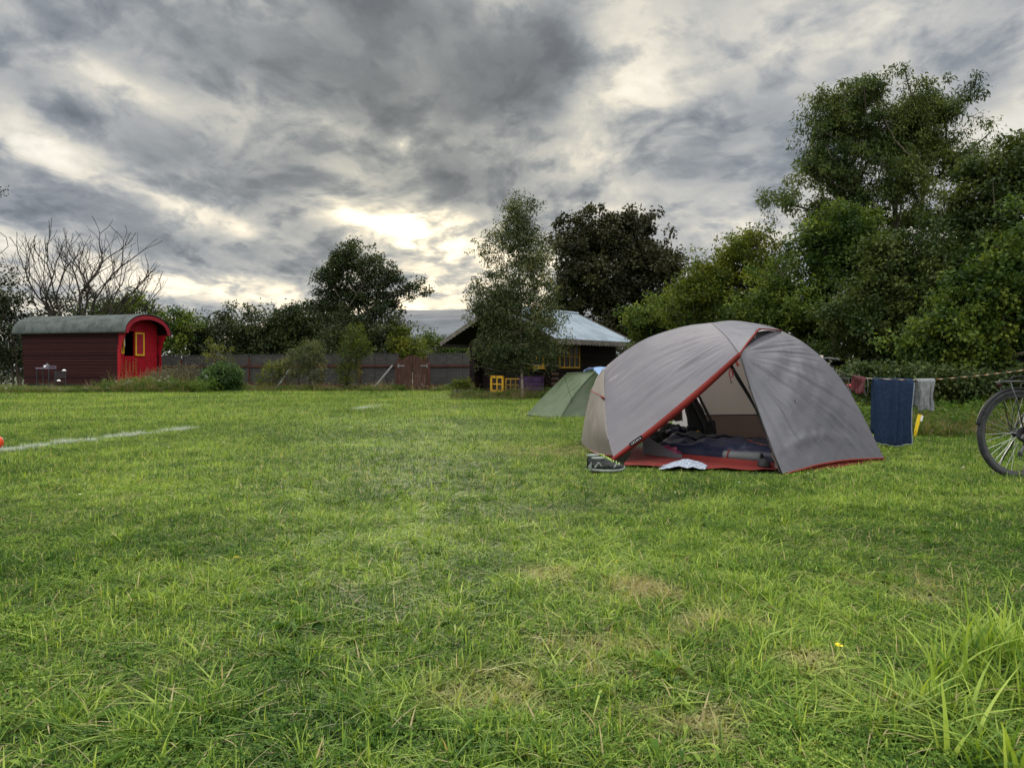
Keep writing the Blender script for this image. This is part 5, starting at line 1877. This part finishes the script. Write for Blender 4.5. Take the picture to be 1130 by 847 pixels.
g2 = [[q + Vector((0, .0, .014 + .014 * nz(q.x * 12, q.y * 12))) for q in row[12:22]] for row in g_[6:34]]
MB().grid(g2).build('turned_back_lining', M['charcoal'], sl, smooth=True)
MB().tube([g_[i][9] + Vector((0, -.006, .004)) for i in range(44, 55)], .006, 5).build('piping', fabric('coral_piping', (.25, .05, .035), (.2, .04, .03), 0, .6), sl, smooth=True)
rumple('stuff_sack', 'crumpled magenta stuff sack at the left end of the sleeping bag', 'stuff sack', (1.49, 7.42, .04), (.125, .055, .062), M['magenta'], R(-32), .5, 2.4, 3)
rm = thing('rolled_mat', 'grey rolled sleeping mat just inside the right side of the tent door', 'sleeping mat', (2.06, 6.85, .085), R(-36))
pr = []
for k in range(60):
    a_ = k / 60 * 2 * math.pi * 3
    r_ = .016 + .034 * k / 60
    pr.append((r_ * math.cos(a_), r_ * math.sin(a_)))
g_ = [[Vector((x, y * .98, z * .85)) for y, z in pr] for x in np.linspace(-.17, .17, 14)]
MB().grid(g_).build('foam', M['greymat'], rm, smooth=True, thick=.012)
MB().tube([(-.12, .056 * math.cos(a_), .049 * math.sin(a_)) for a_ in np.linspace(0, 2 * math.pi, 19)[:-1]], .006, 5, closed=True).build('strap', M['redtape'], rm)
bp = rumple('black_pouch', 'small black pouch lying right of the rolled grey mat', 'pouch', (2.14, 6.52, .035), (.05, .06, .055), M['blackfab'], R(10), .15, 2, 5)
# backpack leaning against the inner wall
bk = thing('backpack', 'tall black backpack leaning against the brown inner tent wall', 'backpack', G(778, 7.93, .03), R(14))
g_ = []
for i in range(31):
    z = .70 * i / 30
    f = i / 30
    w_ = .13 * (1 - .75 * f ** 1.4) + .01 * nz(z * 8)
    dpt = .10 * (1 - .6 * f)
    row = []
    for j in range(25):
        a_ = 2 * math.pi * j / 24
        sx = math.copysign(abs(math.cos(a_)) ** .6, math.cos(a_)) * w_ * (1 + .12 * nz(j * .7, z * 9))
        sy = math.copysign(abs(math.sin(a_)) ** .6, math.sin(a_)) * dpt
        row.append(Vector((sx - .20 * f ** 1.2, sy + .05 * f, z)))
    g_.append(row)
MB().grid(g_).build('pack_body', M['blackfab'], bk, smooth=True)
for sx in (-.05, .05):
    MB().tube([(sx - .14, .0, .60), (sx - .11, -.10, .45), (sx - .03, -.13, .28), (sx + .02, -.10, .08)], .014, 6).build('shoulder_strap', M['charcoal'], bk, smooth=True)
MB().box((.0, -.11, .20), (.13, .05, .22), ry=R(-8), bev=.015).build('front_pocket', M['blackfab'], bk)
bt = thing('bottle', 'small yellow bottle standing beside the black backpack', 'bottle', G(770, 7.72, .12), 0)
MB().lathe([(0, 0), (.022, 0), (.024, .02), (.024, .10), (.015, .125), (.012, .13), (0, .13)], n=14).build('bottle_body', mat('yellow_plastic', (.6, .36, .04), (.55, .32, .03), .35), bt, smooth=True)
MB().lathe([(0, .13), (.013, .13), (.013, .155), (0, .155)], n=12).build('cap', M['black'], bt)
bxp = G(763, 7.75, .12)
pb = thing('black_box', 'small black electric lantern box standing left of the yellow bottle', 'lantern', bxp, R(8))
MB().box((0, 0, .09), (.085, .07, .18), bev=.012).build('case', M['black'], pb)
MB().tube([(-.03, 0, .18), (-.03, 0, .21), (.03, 0, .21), (.03, 0, .18)], .005, 5).build('handle', M['steel_dark'], pb)
rumple('clothes_heap', 'heap of dark clothes by the open rear door of the tent', 'clothes', G(742, 8.15, .02), (.26, .16, .19), M['blackfab'], R(5), .45, 2.6, 9)
rumple('clothes_heap', 'dark blue jumper on top of the clothes heap near the rear door', 'clothes', G(748, 8.0, .2), (.12, .09, .05), M['navy'], R(25), .4, 3.0, 13)
jk = thing('hanging_jacket', 'brown jacket hanging by the open rear door of the tent', 'jacket', G(746, 8.5, 0))
g_ = [[Vector((.07 * math.cos(a_) * (.6 + .5 * (1 - s_)), .04 * math.sin(a_), .30 + s_ * .42 + .01 * math.sin(a_ * 5))) for a_ in np.linspace(0, 2 * math.pi, 21)] for s_ in np.linspace(0, 1, 12)]
MB().grid(g_).build('cloth', fabric('brown_cloth', (.11, .065, .045), (.08, .05, .035), .1, .8), jk, smooth=True)

# pair of trail shoes
M['shoeblack'] = mat('black_mesh_upper', (.02, .022, .022), (.05, .055, .055), .8, 60)
M['shoegrey'] = mat('grey_green_suede', (.22, .25, .23), (.14, .16, .15), .85, 30)
M['sole'] = mat('pale_foam_sole', (.24, .27, .25), (.16, .18, .17), .8, 20)
M['lime'] = mat('lime_lace', (.35, .50, .12), (.30, .42, .10), .7)
def shoe(label, loc, rz, tilt=0.0, mt='shoeblack'):
    r_ = thing('trail_shoe', label, 'shoe', loc, rz, 'pair of trail shoes by the tent door')
    prof = []
    g1, g2 = [], []
    for i in range(25):
        f = i / 24
        x = -.14 + .28 * f
        w_ = (.034 + .016 * math.sin(math.pi * min(1, f * 1.15)) + .008 * (f > .5)) * min(1, ((1 - f) * 9 + .05)) ** .5 * min(1, (f * 9 + .1)) ** .5
        hgt = .085 * (1 - f) ** .55 + .032 if f > .25 else .098 - .02 * f
        row1, row2 = [], []
        for j in range(17):
            a_ = 2 * math.pi * j / 16
            cx_, sx_ = math.cos(a_), math.sin(a_)
            row1.append(Vector((x, cx_ * w_ * 1.08, .014 + .014 * math.copysign(abs(sx_) ** .5, sx_) + .006 * math.sin(f * 3.1 + 3.1) + .012 * max(0, f - .8) * 5)))
            zz = .028 + (hgt - .028) * (max(0, sx_) ** .8)
            row2.append(Vector((x * .98, cx_ * w_ * (1 - .35 * max(0, sx_) ** 2), zz)))
        g1.append(row1); g2.append(row2)
    MB().grid(g1).build('sole', M['sole'], r_, smooth=True)
    up_ = MB()
    up_.grid(g2)
    up_.build('upper', M[mt], r_, smooth=True)
    m_ = MB()
    m_.tube([(-.085 + .05 * math.cos(a_), .026 * math.sin(a_), .108) for a_ in np.linspace(0, 2 * math.pi, 17)[:-1]], .009, 6, closed=True)
    m_.build('collar', M['shoegrey'], r_, smooth=True)
    m_ = MB()
    for k in range(5):
        x = -.01 + k * .024
        z = .112 - k * .011
        m_.tube([(x, -.024, z - .012), (x + .008, 0, z), (x, .024, z - .012)], .0035, 5)
    m_.tube([(-.02, .0, .118), (-.01, .04, .10), (-.03, .055, .07)], .003, 4).tube([(-.02, .0, .118), (.0, -.04, .11), (.02, -.05, .08)], .003, 4)
    m_.build('laces', M['lime'], r_)
    m_ = MB()
    for s2 in (-1, 1):
        m_.tube([(.03, s2 * .048, .03), (.06, s2 * .043, .06), (.085, s2 * .03, .052)], .008, 5).tube([(-.12, s2 * .03, .035), (-.09, s2 * .036, .075), (-.06, s2 * .038, .04)], .008, 5)
    m_.build('overlay', M['shoegrey'], r_)
    r_.rotation_euler = (tilt, 0, rz)
    return r_
s1 = gpt(671, 522)
shoe('black and grey trail shoe nearest the camera, in front of the tent corner', (s1.x, s1.y - .02, .02), R(8))
shoe('black and lime laced trail shoe standing behind its pair at the tent corner', (s1.x - .04, s1.y + .13, .03), R(28))
rumple('sock', 'pale green grey sock stuffed over the left end of the trail shoes', 'sock', (s1.x - .105, s1.y + .02, .02), (.05, .04, .055), M['shoegrey'], R(20), .5, 2.5, 21)
# checked tea towel
mt_, nb_ = new_mat('blue_white_check')
co = nb_.n('ShaderNodeTexCoord').outputs['Object']
ck = nb_.n('ShaderNodeTexChecker')
nb_.put(ck.inputs['Vector'], co)
ck.inputs['Scale'].default_value = 48
ck.inputs['Color1'].default_value = (.38, .42, .48, 1)
ck.inputs['Color2'].default_value = (.10, .125, .19, 1)
p_ = nb_.n('ShaderNodeBsdfPrincipled')
nb_.put(p_.inputs['Base Color'], ck.outputs[0])
p_.inputs['Roughness'].default_value = .9
out(nb_, p_.outputs[0])
tc0 = gpt(757, 519.5)
g_ = []
for i in range(41):
    row = []
    for j in range(31):
        x, y = -.20 + .38 * i / 40, -.13 + .27 * j / 30
        row.append(Vector((x + y * .35, y - x * .12, .045 + .035 * math.exp(-((x + .0) / .12) ** 2) * (y + .13) / .27 + .012 * nz(x * 14, y * 14) - .02 * (abs(x) / .2) ** 2)))
    g_.append(row)
o = MB().grid(g_).build('checked_cloth', mt_, smooth=True, thick=.003)
o.location = (tc0.x, tc0.y + .03, 0)
tag(o, 'blue and white checked cloth lying on the grass in front of the tent door', 'cloth')

# ---------------------------------------------------------------- green tent and blue shelter behind
gt = thing('ridge_tent', 'small sage green tent pitched left of the big grey tent', 'tent', (1.0, 14.4, 0))
tip, pk, pk2 = P(579, 459, 14.45), P(625, 412, 14.6), P(657, 409.5, 14.8)
f1, f2 = P(618.5, 461.3, 13.9), P(650, 461, 14.1)
t1 = P(592, 459.8, 14.1)
hoop = curve([pk2, P(646, 421, 14.5), P(633, 437, 14.2), f1])
A1 = coons(curve([tip, P(598, 461, 14.1), f1]), curve([pk, pk + (pk2 - pk) * .5 + Vector((0, 0, -.012)), pk2]), curve([tip, P(604, 432.5, 14.5), pk]), curve([f1, P(633, 437, 14.2), P(646, 421, 14.5), pk2]), 40, 30,
           lambda u_, v_, q: .02 * nz(u_ * 6, v_ * 6) * min(1, 5 * u_ * (1 - u_)) * min(1, 5 * v_ * (1 - v_)) - .05 * math.sin(math.pi * u_) * math.sin(math.pi * v_))
MB().grid(A1).build('fly_panel', M['greenfly'], gt, True, True)
A2 = coons(curve([f1, f2, P(672, 460, 14.6)]), curve([pk2, P(664, 418, 14.9), P(674, 440, 15.1)]), curve([f1, P(633, 437, 14.2), P(646, 421, 14.5), pk2]), curve([P(672, 460, 14.6), P(674, 450, 14.9), P(674, 440, 15.1)]), 30, 24,
           lambda u_, v_, q: .015 * nz(u_ * 6, v_ * 6, 4) * min(1, 5 * u_ * (1 - u_)))
MB().grid(A2).build('fly_panel', M['greendark'], gt, True, True)
bb = [Vector((tip.x + .12, 15.3, 0)), Vector((1.3, 15.8, 0)), Vector((2.0, 15.4, 0))]
A3 = coons(curve([tip, bb[0], bb[1], bb[2]]), curve([pk, pk + (pk2 - pk) * .5, pk2, P(674, 440, 15.1)]), curve([tip, P(604, 432.5, 14.5), pk]), curve([bb[2], P(674, 440, 15.1)]), 30, 16)
MB().grid(A3).build('rear_panel', M['greendark'], gt, True, True)
MB().tube([hoop(i / 20) + Vector((-.004, -.012, .004)) for i in range(21)], .012, 6).build('pole_sleeve', M['greendark'], gt, True, True)
MB().tube([pk + Vector((0, 0, .004)), pk.lerp(pk2, .5) + Vector((0, 0, -.006)), pk2], .009, 6).build('pole_sleeve', M['greenfly'], gt, True, True)
g_ = []
for i in range(31):
    q = curve([tip, P(598, 461, 14.1), f1])(i / 30)
    g_.append([q + Vector((.03, .01, .03)), q + Vector((0, -.10 - .03 * nz(i * .4), .045 + .01 * nz(i * .8)))])
MB().grid(g_[1:28]).build('mud_flap', fabric('pale_flap', (.45, .46, .44), (.38, .39, .37), .2), gt, True, True)
MB().tube([P(622, 413, 14.4), P(623, 416, 14.3), P(632, 444, 14.1)], .004, 4).build('zip', M['pole'], gt, True)
MB().tube([tip, tip + Vector((-.12, -.05, -.02))], .005, 4).build('guy_line', M['pole'], gt, True)
bl = thing('blue_shelter', 'pale blue sheet shelter showing between the green tent and the grey tent', 'shelter', G(662, 16.5))
bA = coons(curve([G(640, 16.0), G(668, 15.9), G(700, 16.2)]), curve([P(644, 409, 16.6), P(662, 404.6, 16.6), P(690, 407, 16.8)]), curve([G(640, 16.0), P(641, 432, 16.3), P(644, 409, 16.6)]), curve([G(700, 16.2), P(696, 430, 16.5), P(690, 407, 16.8)]), 24, 16,
           lambda u_, v_, q: .03 * nz(u_ * 9, v_ * 4))
MB().grid(bA).build('sheet', fabric('pale_blue_sheet', (.34, .50, .78), (.28, .43, .72), .35), bl, True, True)
bB = coons(curve([G(640, 17.4), G(668, 17.5), G(700, 17.6)]), curve([P(644, 409, 16.6), P(662, 404.6, 16.6), P(690, 407, 16.8)]), curve([G(640, 17.4), P(644, 409, 16.6)]), curve([G(700, 17.6), P(690, 407, 16.8)]), 24, 12)
MB().grid(bB).build('sheet', fabric('pale_blue_sheet_rear', (.30, .45, .72), (.26, .40, .68), .35), bl, True, True)
MB().tube([P(645, 409, 16.55), P(650, 406.3, 16.55), P(655, 406.5, 16.55)], .02, 6).build('blue_tie', fabric('dark_blue_cloth', (.03, .06, .16), (.03, .05, .13), 0), bl, True)

# ---------------------------------------------------------------- washing line
M['rope'] = None
mr, nb_ = new_mat('twisted_orange_rope')
co = nb_.n('ShaderNodeTexCoord').outputs['Object']
wv = nb_.n('ShaderNodeTexWave', wave_type='BANDS', bands_direction='X')
nb_.put(wv.inputs['Vector'], co)
wv.inputs['Scale'].default_value = 3.2
wv.inputs['Distortion'].default_value = 1.5
wv.inputs['Detail Scale'].default_value = 6
p_ = nb_.n('ShaderNodeBsdfPrincipled')
nb_.put(p_.inputs['Base Color'], nb_.ramp(wv.outputs[1], [(.0, (.02, .03, .02)), (.40, (.06, .04, .02)), (.55, (.26, .085, .025)), (.80, (.28, .10, .035)), (.90, (.38, .33, .26))]))
p_.inputs['Roughness'].default_value = .8
out(nb_, p_.outputs[0])
rp = [P(921, 407, 9.4), P(931, 411, 9.1), P(941, 414.5, 8.85), P(956, 417.2, 8.6), P(985, 418.6, 8.3), P(1010, 419.0, 8.15), P(1031, 418.6, 8.05), P(1070, 415.4, 7.9), P(1100, 412, 7.85), P(1130, 408.3, 7.8), P(1240, 392, 7.8)]
rc = curve(rp)
o = MB().tube([rc(i / 160) for i in range(161)], .0048, 6).build('washing_line', mr, smooth=True)
tag(o, 'orange and white twisted rope strung low as a washing line', 'rope')
endp = rp[-1]
pst = thing('line_post', 'wooden post holding the right end of the washing line, outside the picture', 'post', (endp.x + .03, endp.y, 0))
MB().tube([(0, 0, -.05), (.01, 0, 1.25)], [.03, .025], 8).build('pole_shaft', M['palewood'], pst)


def hang(name, label, cat, px0, px1, pyb, mt, folds, amp, seed, Yof, skew=0.0, double=True, tail=0):
    """cloth folded over the line"""
    def rope_at(px):
        best = min(range(201), key=lambda i: abs((rc(i / 200).x / rc(i / 200).y) * FPX + 565 - px))
        return rc(best / 200)
    a_, c_ = rope_at(px0), rope_at(px1)
    root_ = thing(name, label, cat, (a_.x, a_.y, 0))
    n_ = 60
    g_ = []
    for i in range(n_ + 1):
        t_ = i / n_
        top = a_.lerp(c_, t_)
        zb_ = P(px0, pyb, top.y).z + skew * t_ + .012 * math.sin(t_ * 7 + seed) + .008 * nz(t_ * 8, seed)
        row = []
        back_ = top.z - (top.z - zb_) * (.86 + .03 * nz(t_ * 3, seed))
        for j in range(10):                     # back fall
            s_ = j / 10
            f = amp * .8 * (1 - s_) * math.sin(t_ * folds * 6.28 + 2 + .6 * nz(t_ * 5, seed))
            row.append(Vector((top.x, top.y + .018 + f + .01, back_ + (top.z - back_) * s_)))
        row.append(Vector((top.x, top.y + .010, top.z + .007)))
        row.append(Vector((top.x, top.y, top.z + .011)))
        row.append(Vector((top.x, top.y - .010, top.z + .007)))
        for j in range(1, 27):
            s_ = j / 26
            f = amp * min(1, s_ * 2.2 + .12) * (.7 * math.sin((t_ + .07 * math.sin(t_ * 9 + seed)) * folds * 6.28 + 2.2 * nz(t_ * 2.5, s_ * .9 + seed)) + 1.7 * nz(t_ * folds * 1.2, s_ * .9, seed))
            row.append(Vector((top.x + .012 * nz(s_ * 3, t_ * 2, seed) + (.5 - t_) * .035 * math.sin(s_ * 2.6), top.y - .014 - amp + f, top.z - (top.z - zb_) * s_ + .006 * nz(t_ * 9, seed) * s_)))
        g_.append(row)
    MB().grid(g_).build('cloth', mt, root_, True, True, thick=.004)
    return root_, g_
M['towel'] = mat('navy_terry_towel', (.024, .040, .082), (.017, .030, .064), .95, 30, .6, 160, spec=.05)
M['towelhem'] = mat('pale_towel_hem', (.24, .27, .32), (.18, .20, .25), .9)
M['maroon'] = fabric('maroon_jersey', (.085, .006, .014), (.06, .005, .010), .05, .8, .5)
M['greycloth'] = mat('light_grey_terry', (.22, .23, .24), (.15, .16, .17), .95, 30, .6, 140)
tw, tg_ = hang('towel', 'large navy blue towel hanging on the washing line', 'towel', 962.5, 1007, 489.5, M['towel'], 3.6, .024, 1, 0, skew=-.012)
MB().tube([r_[-1] + Vector((0, -.003, 0)) for r_ in tg_], .005, 5).tube([q + Vector((.003, -.003, 0)) for q in tg_[-1][13:]], .005, 5).build('hem', M['towelhem'], tw, True)
hang('grey_cloth', 'small light grey cloth hanging right of the navy towel', 'cloth', 1011, 1031, 453, M['greycloth'], 3.0, .018, 5, 0, skew=.01)
mw, mg_ = hang('maroon_garment', 'small maroon garment bunched on the washing line left of the towel', 'clothing', 941, 954, 434, M['maroon'], 3.2, .035, 9, 0)
# strap loop beside the maroon garment
def rope_px(px):
    i = min(range(401), key=lambda i: abs((rc(i / 400).x / rc(i / 400).y) * FPX + 565 - px))
    return rc(i / 400)
q0, q1 = rope_px(953.5), rope_px(957.5)
o = MB().tube([q0, q0 + Vector((.003, -.01, -.10)), q0 + Vector((.01, -.01, -.19)), q1 + Vector((-.005, -.01, -.20)), q1 + Vector((0, -.01, -.1)), q1], .007, 6).build('strap_loop', M['charcoal'], smooth=True)
tag(o, 'dark strap with pale edge looped over the line between maroon garment and towel', 'strap')
# yellow stake
ys = G(1009, 9.65)
st = thing('yellow_stake', 'short yellow and white stake leaning in the grass right of the towel', 'stake', ys, 0)
MB().tube([(0, 0, -.02), (.035, 0, .15), (.075, 0, .30)], [.018, .022, .026], 8).build('stake_shaft', mat('yellow_stake_plastic', (.75, .52, .03), (.65, .45, .03), .5), st)
MB().tube([(.092, -.02, .29), (.075, -.025, .22)], [.016, .012], 6).build('white_clip', M['whitepaint'], st)

# ---------------------------------------------------------------- ball
bc = P(-6, 491.5, 8.15)
bc.z = .085
ball = thing('ball', 'orange red ball cut by the left edge beside the white pitch line', 'ball', (bc.x, bc.y, .0))
g_ = [[Vector((.085 * math.sin(a_) * math.cos(c_), .085 * math.sin(a_) * math.sin(c_), .085 + .085 * math.cos(a_))) for c_ in np.linspace(0, 2 * math.pi, 33)] for a_ in np.linspace(0, math.pi, 17)]
MB().grid(g_).build('ball_shell', mat('orange_red_vinyl', (.65, .075, .02), (.58, .06, .015), .4), ball, smooth=True)
MB().tube([(.0855 * math.cos(a_), .0855 * math.sin(a_) * .3, .085 + .0855 * math.sin(a_) * .954) for a_ in np.linspace(0, 2 * math.pi, 41)[:-1]], .0015, 4, closed=True).build('seam', M['black'], ball)


# ---------------------------------------------------------------- bicycles
M['spoke'] = mat('bright_spoke', (.50, .51, .53), (.4, .41, .43), .35, metal=.7)
M['frameblk'] = mat('satin_black_frame', (.015, .016, .018), (.025, .026, .03), .35, 8, spec=.6)
def wheel(parent, x, R_=.352, rear=True):
    w_ = thing('wheel', None, None, (x, 0, R_))
    w_.parent = parent
    MX = Matrix.Rotation(R(90), 4, 'X')
    prof = [(R_ - .020 + .020 * math.cos(a_), .020 * math.sin(a_)) for a_ in np.linspace(0, 2 * math.pi, 13)]
    MB().lathe(prof, n=72, M=MX).build('tyre', M['rubber'], w_, smooth=True)
    prof = [(R_ - .062, -.008), (R_ - .036, -.012), (R_ - .034, .012), (R_ - .062, .008), (R_ - .062, -.008)]
    MB().lathe(prof, n=72, M=MX).build('rim', M['frameblk'], w_, smooth=False)
    MB().lathe([(R_ - .041, -.0125), (R_ - .036, -.0165), (R_ - .032, -.0185)], n=72, M=MX).build('reflective_stripe', M['spoke'], w_, smooth=True)
    m_ = MB()
    for k in range(32):
        a_ = 2 * math.pi * k / 32
        s2 = 1 if k % 2 else -1
        h_ = a_ + (.55 if (k // 2) % 2 else -.55)
        m_.tube([(.022 * math.cos(h_), s2 * .028, .022 * math.sin(h_)), ((R_ - .058) * math.cos(a_), 0, (R_ - .058) * math.sin(a_))], .0013, 4, caps=False)
    m_.build('spokes', M['spoke'], w_)
    MB().lathe([(0, -.055), (.012, -.055), (.014, -.035), (.026, -.032), (.026, -.026), (.016, -.022), (.016, .022), (.026, .026), (.026, .032), (.012, .04), (0, .055)], n=20, M=MX).build('hub', M['steel_dark'], w_, smooth=True)
    return w_


def bicycle(name, label, loc, rz, lean, frame_mat, full=True):
    """side view: rear wheel at local x=0, front wheel at +x, drive side towards local -y"""
    b_ = thing(name, label, 'bicycle', loc, rz)
    b_.rotation_euler = (lean, 0, rz)
    RW, WB = .352, 1.06
    wheel(b_, 0)
    wheel(b_, WB)
    bbp, seat_t, head_t, head_b = Vector((.44, 0, .285)), Vector((.27, 0, .80)), Vector((.86, 0, .86)), Vector((.90, 0, .70))
    m_ = MB()
    m_.tube([bbp, seat_t], .016, 12).tube([bbp, head_b], .022, 12).tube([seat_t + Vector((.03, 0, -.08)), head_t], .017, 12).tube([head_t + Vector((-.01, 0, .02)), head_b + Vector((.01, 0, -.03))], .021, 12)
    for s2 in (-1, 1):
        m_.tube([(0, s2 * .062, RW), (.12, s2 * .055, RW + .16), (.245, s2 * .022, .73)], .009, 8)
        m_.tube([(0, s2 * .062, RW), (.22, s2 * .058, RW - .04), (.41, s2 * .03, .29)], .011, 8)
    m_.build('frame', frame_mat, b_, smooth=True)
    fk = MB()
    for s2 in (-1, 1): fk.tube([(.905, s2 * .03, .68), (.93, s2 * .055, .62), (1.02, s2 * .055, .42), (WB, s2 * .055, RW)], [.016, .015, .011, .009], 8)
    fk.tube([(.905, -.04, .685), (.905, .04, .685)], .016, 8)
    fk.build('fork', frame_mat, b_, smooth=True)
    MB().tube([seat_t, seat_t + Vector((-.035, 0, .11))], .0135, 10).build('seat_post', M['alu'], b_, smooth=True)
    g_ = []
    for i in range(15):
        f = i / 14
        x = -.15 + .27 * f
        w_ = .075 * (1 - f) ** .7 + .018
        g_.append([Vector((x + .235, w_ * math.cos(a_), .925 + .028 * math.sin(a_) + .02 * (1 - f) ** 2)) for a_ in np.linspace(0, 2 * math.pi, 17)])
    MB().grid(g_).build('saddle', M['black'], b_, smooth=True)
    hb = MB().tube([(.855, 0, .90), (.84, 0, .99), (.87, 0, 1.01)], .015, 8).tube([(.78, -.30, 1.00), (.84, -.20, 1.02), (.885, -.06, 1.01), (.885, .06, 1.01), (.84, .20, 1.02), (.78, .30, 1.00)], .011, 8)
    hb.build('handlebar', mat('grey_handlebar', (.12, .125, .13), (.08, .085, .09), .45, metal=.4), b_, smooth=True)
    for s2 in (-1, 1):
        MB().tube([(.76, s2 * .315, .99), (.80, s2 * .27, 1.01)], .015, 8).build('grip', M['frameblk'], b_, smooth=True)
        MB().tube([(.84, s2 * .21, 1.0), (.88, s2 * .24, .975), (.84, s2 * .29, .96)], .006, 6).build('brake_lever', M['alu'], b_, smooth=True)
    # mudguard with stays
    for cx_, a0, a1 in ((0, R(35), R(168)), (WB, R(20), R(160))):
        g_ = [[Vector((cx_ + (.366 - .010 * s2 * s2) * math.cos(a_), s2 * .021, RW + (.366 - .010 * s2 * s2) * math.sin(a_))) for s2 in (-1, -.5, 0, .5, 1)] for a_ in np.linspace(a0, a1, 48)]
        MB().grid(g_).build('mudguard', M['black'], b_, smooth=True, thick=.002)
        for s2 in (-1, 1):
            MB().tube([(cx_, s2 * .062, RW), (cx_ + .37 * math.cos(R(150)), s2 * .03, RW + .37 * math.sin(R(150)))], .0022, 5).build('mudguard_stay', M['steel_dark'], b_)
    # rack
    m_ = MB()
    for s2 in (-1, 1):
        m_.tube([(-.15, s2 * .045, .76), (.20, s2 * .045, .77)], .005, 6)
        m_.tube([(-.10, s2 * .055, .755), (-.055, s2 * .066, .60), (.0, s2 * .068, RW + .02)], .0048, 6)
        m_.tube([(.10, s2 * .055, .755), (.03, s2 * .066, .55), (.005, s2 * .069, RW + .02)], .0042, 6)
        m_.tube([(.20, s2 * .045, .77), (.26, s2 * .022, .70)], .004, 6)
    for x in (-.15, -.05, .05, .12, .20): m_.tube([(x, -.045, .76), (x, .045, .76)], .004, 6)
    m_.box((.03, 0, .768), (.34, .05, .006))
    m_.build('rack', M['frameblk'], b_, smooth=True)
    MB().box((-.155, 0, .735), (.018, .05, .030), bev=.005).build('rear_light', mat('dark_lens', (.02, .006, .006), (.015, .005, .005), .3), b_)
    # spring clip and straps on the rack
    MB().tube([(-.08, -.03, .78), (-.03, .0, .80), (.05, .0, .80), (.12, -.02, .78)], .006, 6).tube([(-.05, .02, .785), (.02, -.03, .81), (.10, .02, .79)], .004, 5).build('elastic_strap', M['black'], b_, smooth=True)
    # drive side
    MX = Matrix.Rotation(R(90), 4, 'X')
    m_ = MB()
    for k in range(7):
        r_ = .024 + k * .0052
        m_.lathe([(.012, k * .0042 + .024), (r_, k * .0042 + .024), (r_, k * .0042 + .0262), (.012, k * .0042 + .0262)][::1], (0, 0, RW), 26, Matrix.Scale(-1, 4, (0, 1, 0)) @ Matrix.Rotation(R(-90), 4, 'X'))
    m_.build('cassette', M['steel_dark'], b_)
    m_ = MB()
    m_.box((-.005, -.075, RW - .035), (.075, .028, .052), ry=R(35), bev=.010).box((.022, -.078, RW - .062), (.055, .024, .04), ry=R(-20), bev=.008)
    m_.tube([(.022, -.07, RW - .06), (-.035, -.07, RW - .150)], .009, 6).tube([(.018, -.056, RW - .064), (-.035, -.056, RW - .15)], .006, 6)
    for cx_, cz_ in ((.015, RW - .075), (-.035, RW - .150)):
        m_.lathe([(0, .058), (.021, .058), (.021, .066), (0, .066)], (cx_, 0, cz_), 14, Matrix.Scale(-1, 4, (0, 1, 0)) @ Matrix.Rotation(R(-90), 4, 'X'))
    m_.build('derailleur', M['frameblk'], b_)
    ch_ = [(-.035, -.045, RW - .170), (.20, -.045, RW - .168), (.44, -.045, .285 - .085), (.525, -.045, .285), (.44, -.045, .285 + .085), (.2, -.045, RW + .072), (.0, -.045, RW + .045), (-.042, -.045, RW + .01), (-.03, -.045, RW - .04), (.03, -.045, RW - .075), (.0, -.05, RW - .12)]
    MB().tube(ch_, .0035, 5, closed=True).build('chain', M['steel_dark'], b_)
    m_ = MB().lathe([(.06, .040), (.086, .040), (.086, .046), (.06, .046), (.06, .040)], (.44, 0, .285), 36, Matrix.Scale(-1, 4, (0, 1, 0)) @ Matrix.Rotation(R(-90), 4, 'X'))
    for k in range(5):
        a_ = 2 * math.pi * k / 5
        m_.tube([(.44, -.045, .285), (.44 + .07 * math.cos(a_), -.045, .285 + .07 * math.sin(a_))], .007, 6)
    cr_ = m_.build('chainset', M['frameblk'], b_)
    for s2, a_ in ((-1, R(-35)), (1, R(145))):
        e_ = Vector((.44 + .17 * math.cos(a_), s2 * .075, .285 + .17 * math.sin(a_)))
        MB().tube([(.44, s2 * .055, .285), e_], [.012, .009], 8).build('crank', M['frameblk'], b_)
        MB().box(e_ + Vector((0, s2 * .055, 0)), (.09, .085, .022), bev=.006).build('pedal', M['black'], b_)
    MB().tube([(.03, .07, RW - .06), (-.06, .20, .0)], .008, 6).build('kickstand', M['frameblk'], b_)
    return b_


hub = P(1124, 476, 6.02)
bk1 = bicycle('bicycle', 'black touring bicycle with rack and mudguards, cut by the right edge', (hub.x, hub.y, 0.0), R(9), R(-2), M['frameblk'])
b2 = bicycle('bicycle', 'second bicycle mostly hidden behind the grey tent, its grip and red bag showing', (0, 0, 0), R(90), 0, M['frameblk'])
# stand it end-on behind the tent so that only the right grip and the pannier pass the flysheet
gp = P(925, 398, 10.1)
b2.location = (gp.x - .30, gp.y - .78, 0)
b2.rotation_euler = (0, 0, R(90))
MB().box((.10, -.20, .66), (.20, .16, .055), bev=.015).build('pannier', mat('red_pannier', (.40, .012, .016), (.32, .010, .014), .5), b2)

# things of one kind share a group
GROUPS = {'hedge_bush': 'hedge bushes beyond the fence', 'hazel_bush': 'leafy bushes of the right hand hedge', 'willow_shrub': 'shrubs growing in front of the fence',
          'ivy_clad_tree': 'ivy clad growth behind the wagon', 'slatted_fence': 'grey slatted fences along the far side', 'bicycle': 'bicycles parked by the tent',
          'white_cloth': 'white cloths on the folding chair', 'clothes_heap': 'clothes heaped at the rear door of the tent'}
for o in list(S.objects):
    if o.parent is None and 'label' in o.keys() and 'group' not in o.keys():
        k_ = o.name.split('.')[0]
        if k_ in GROUPS: o['group'] = GROUPS[k_]
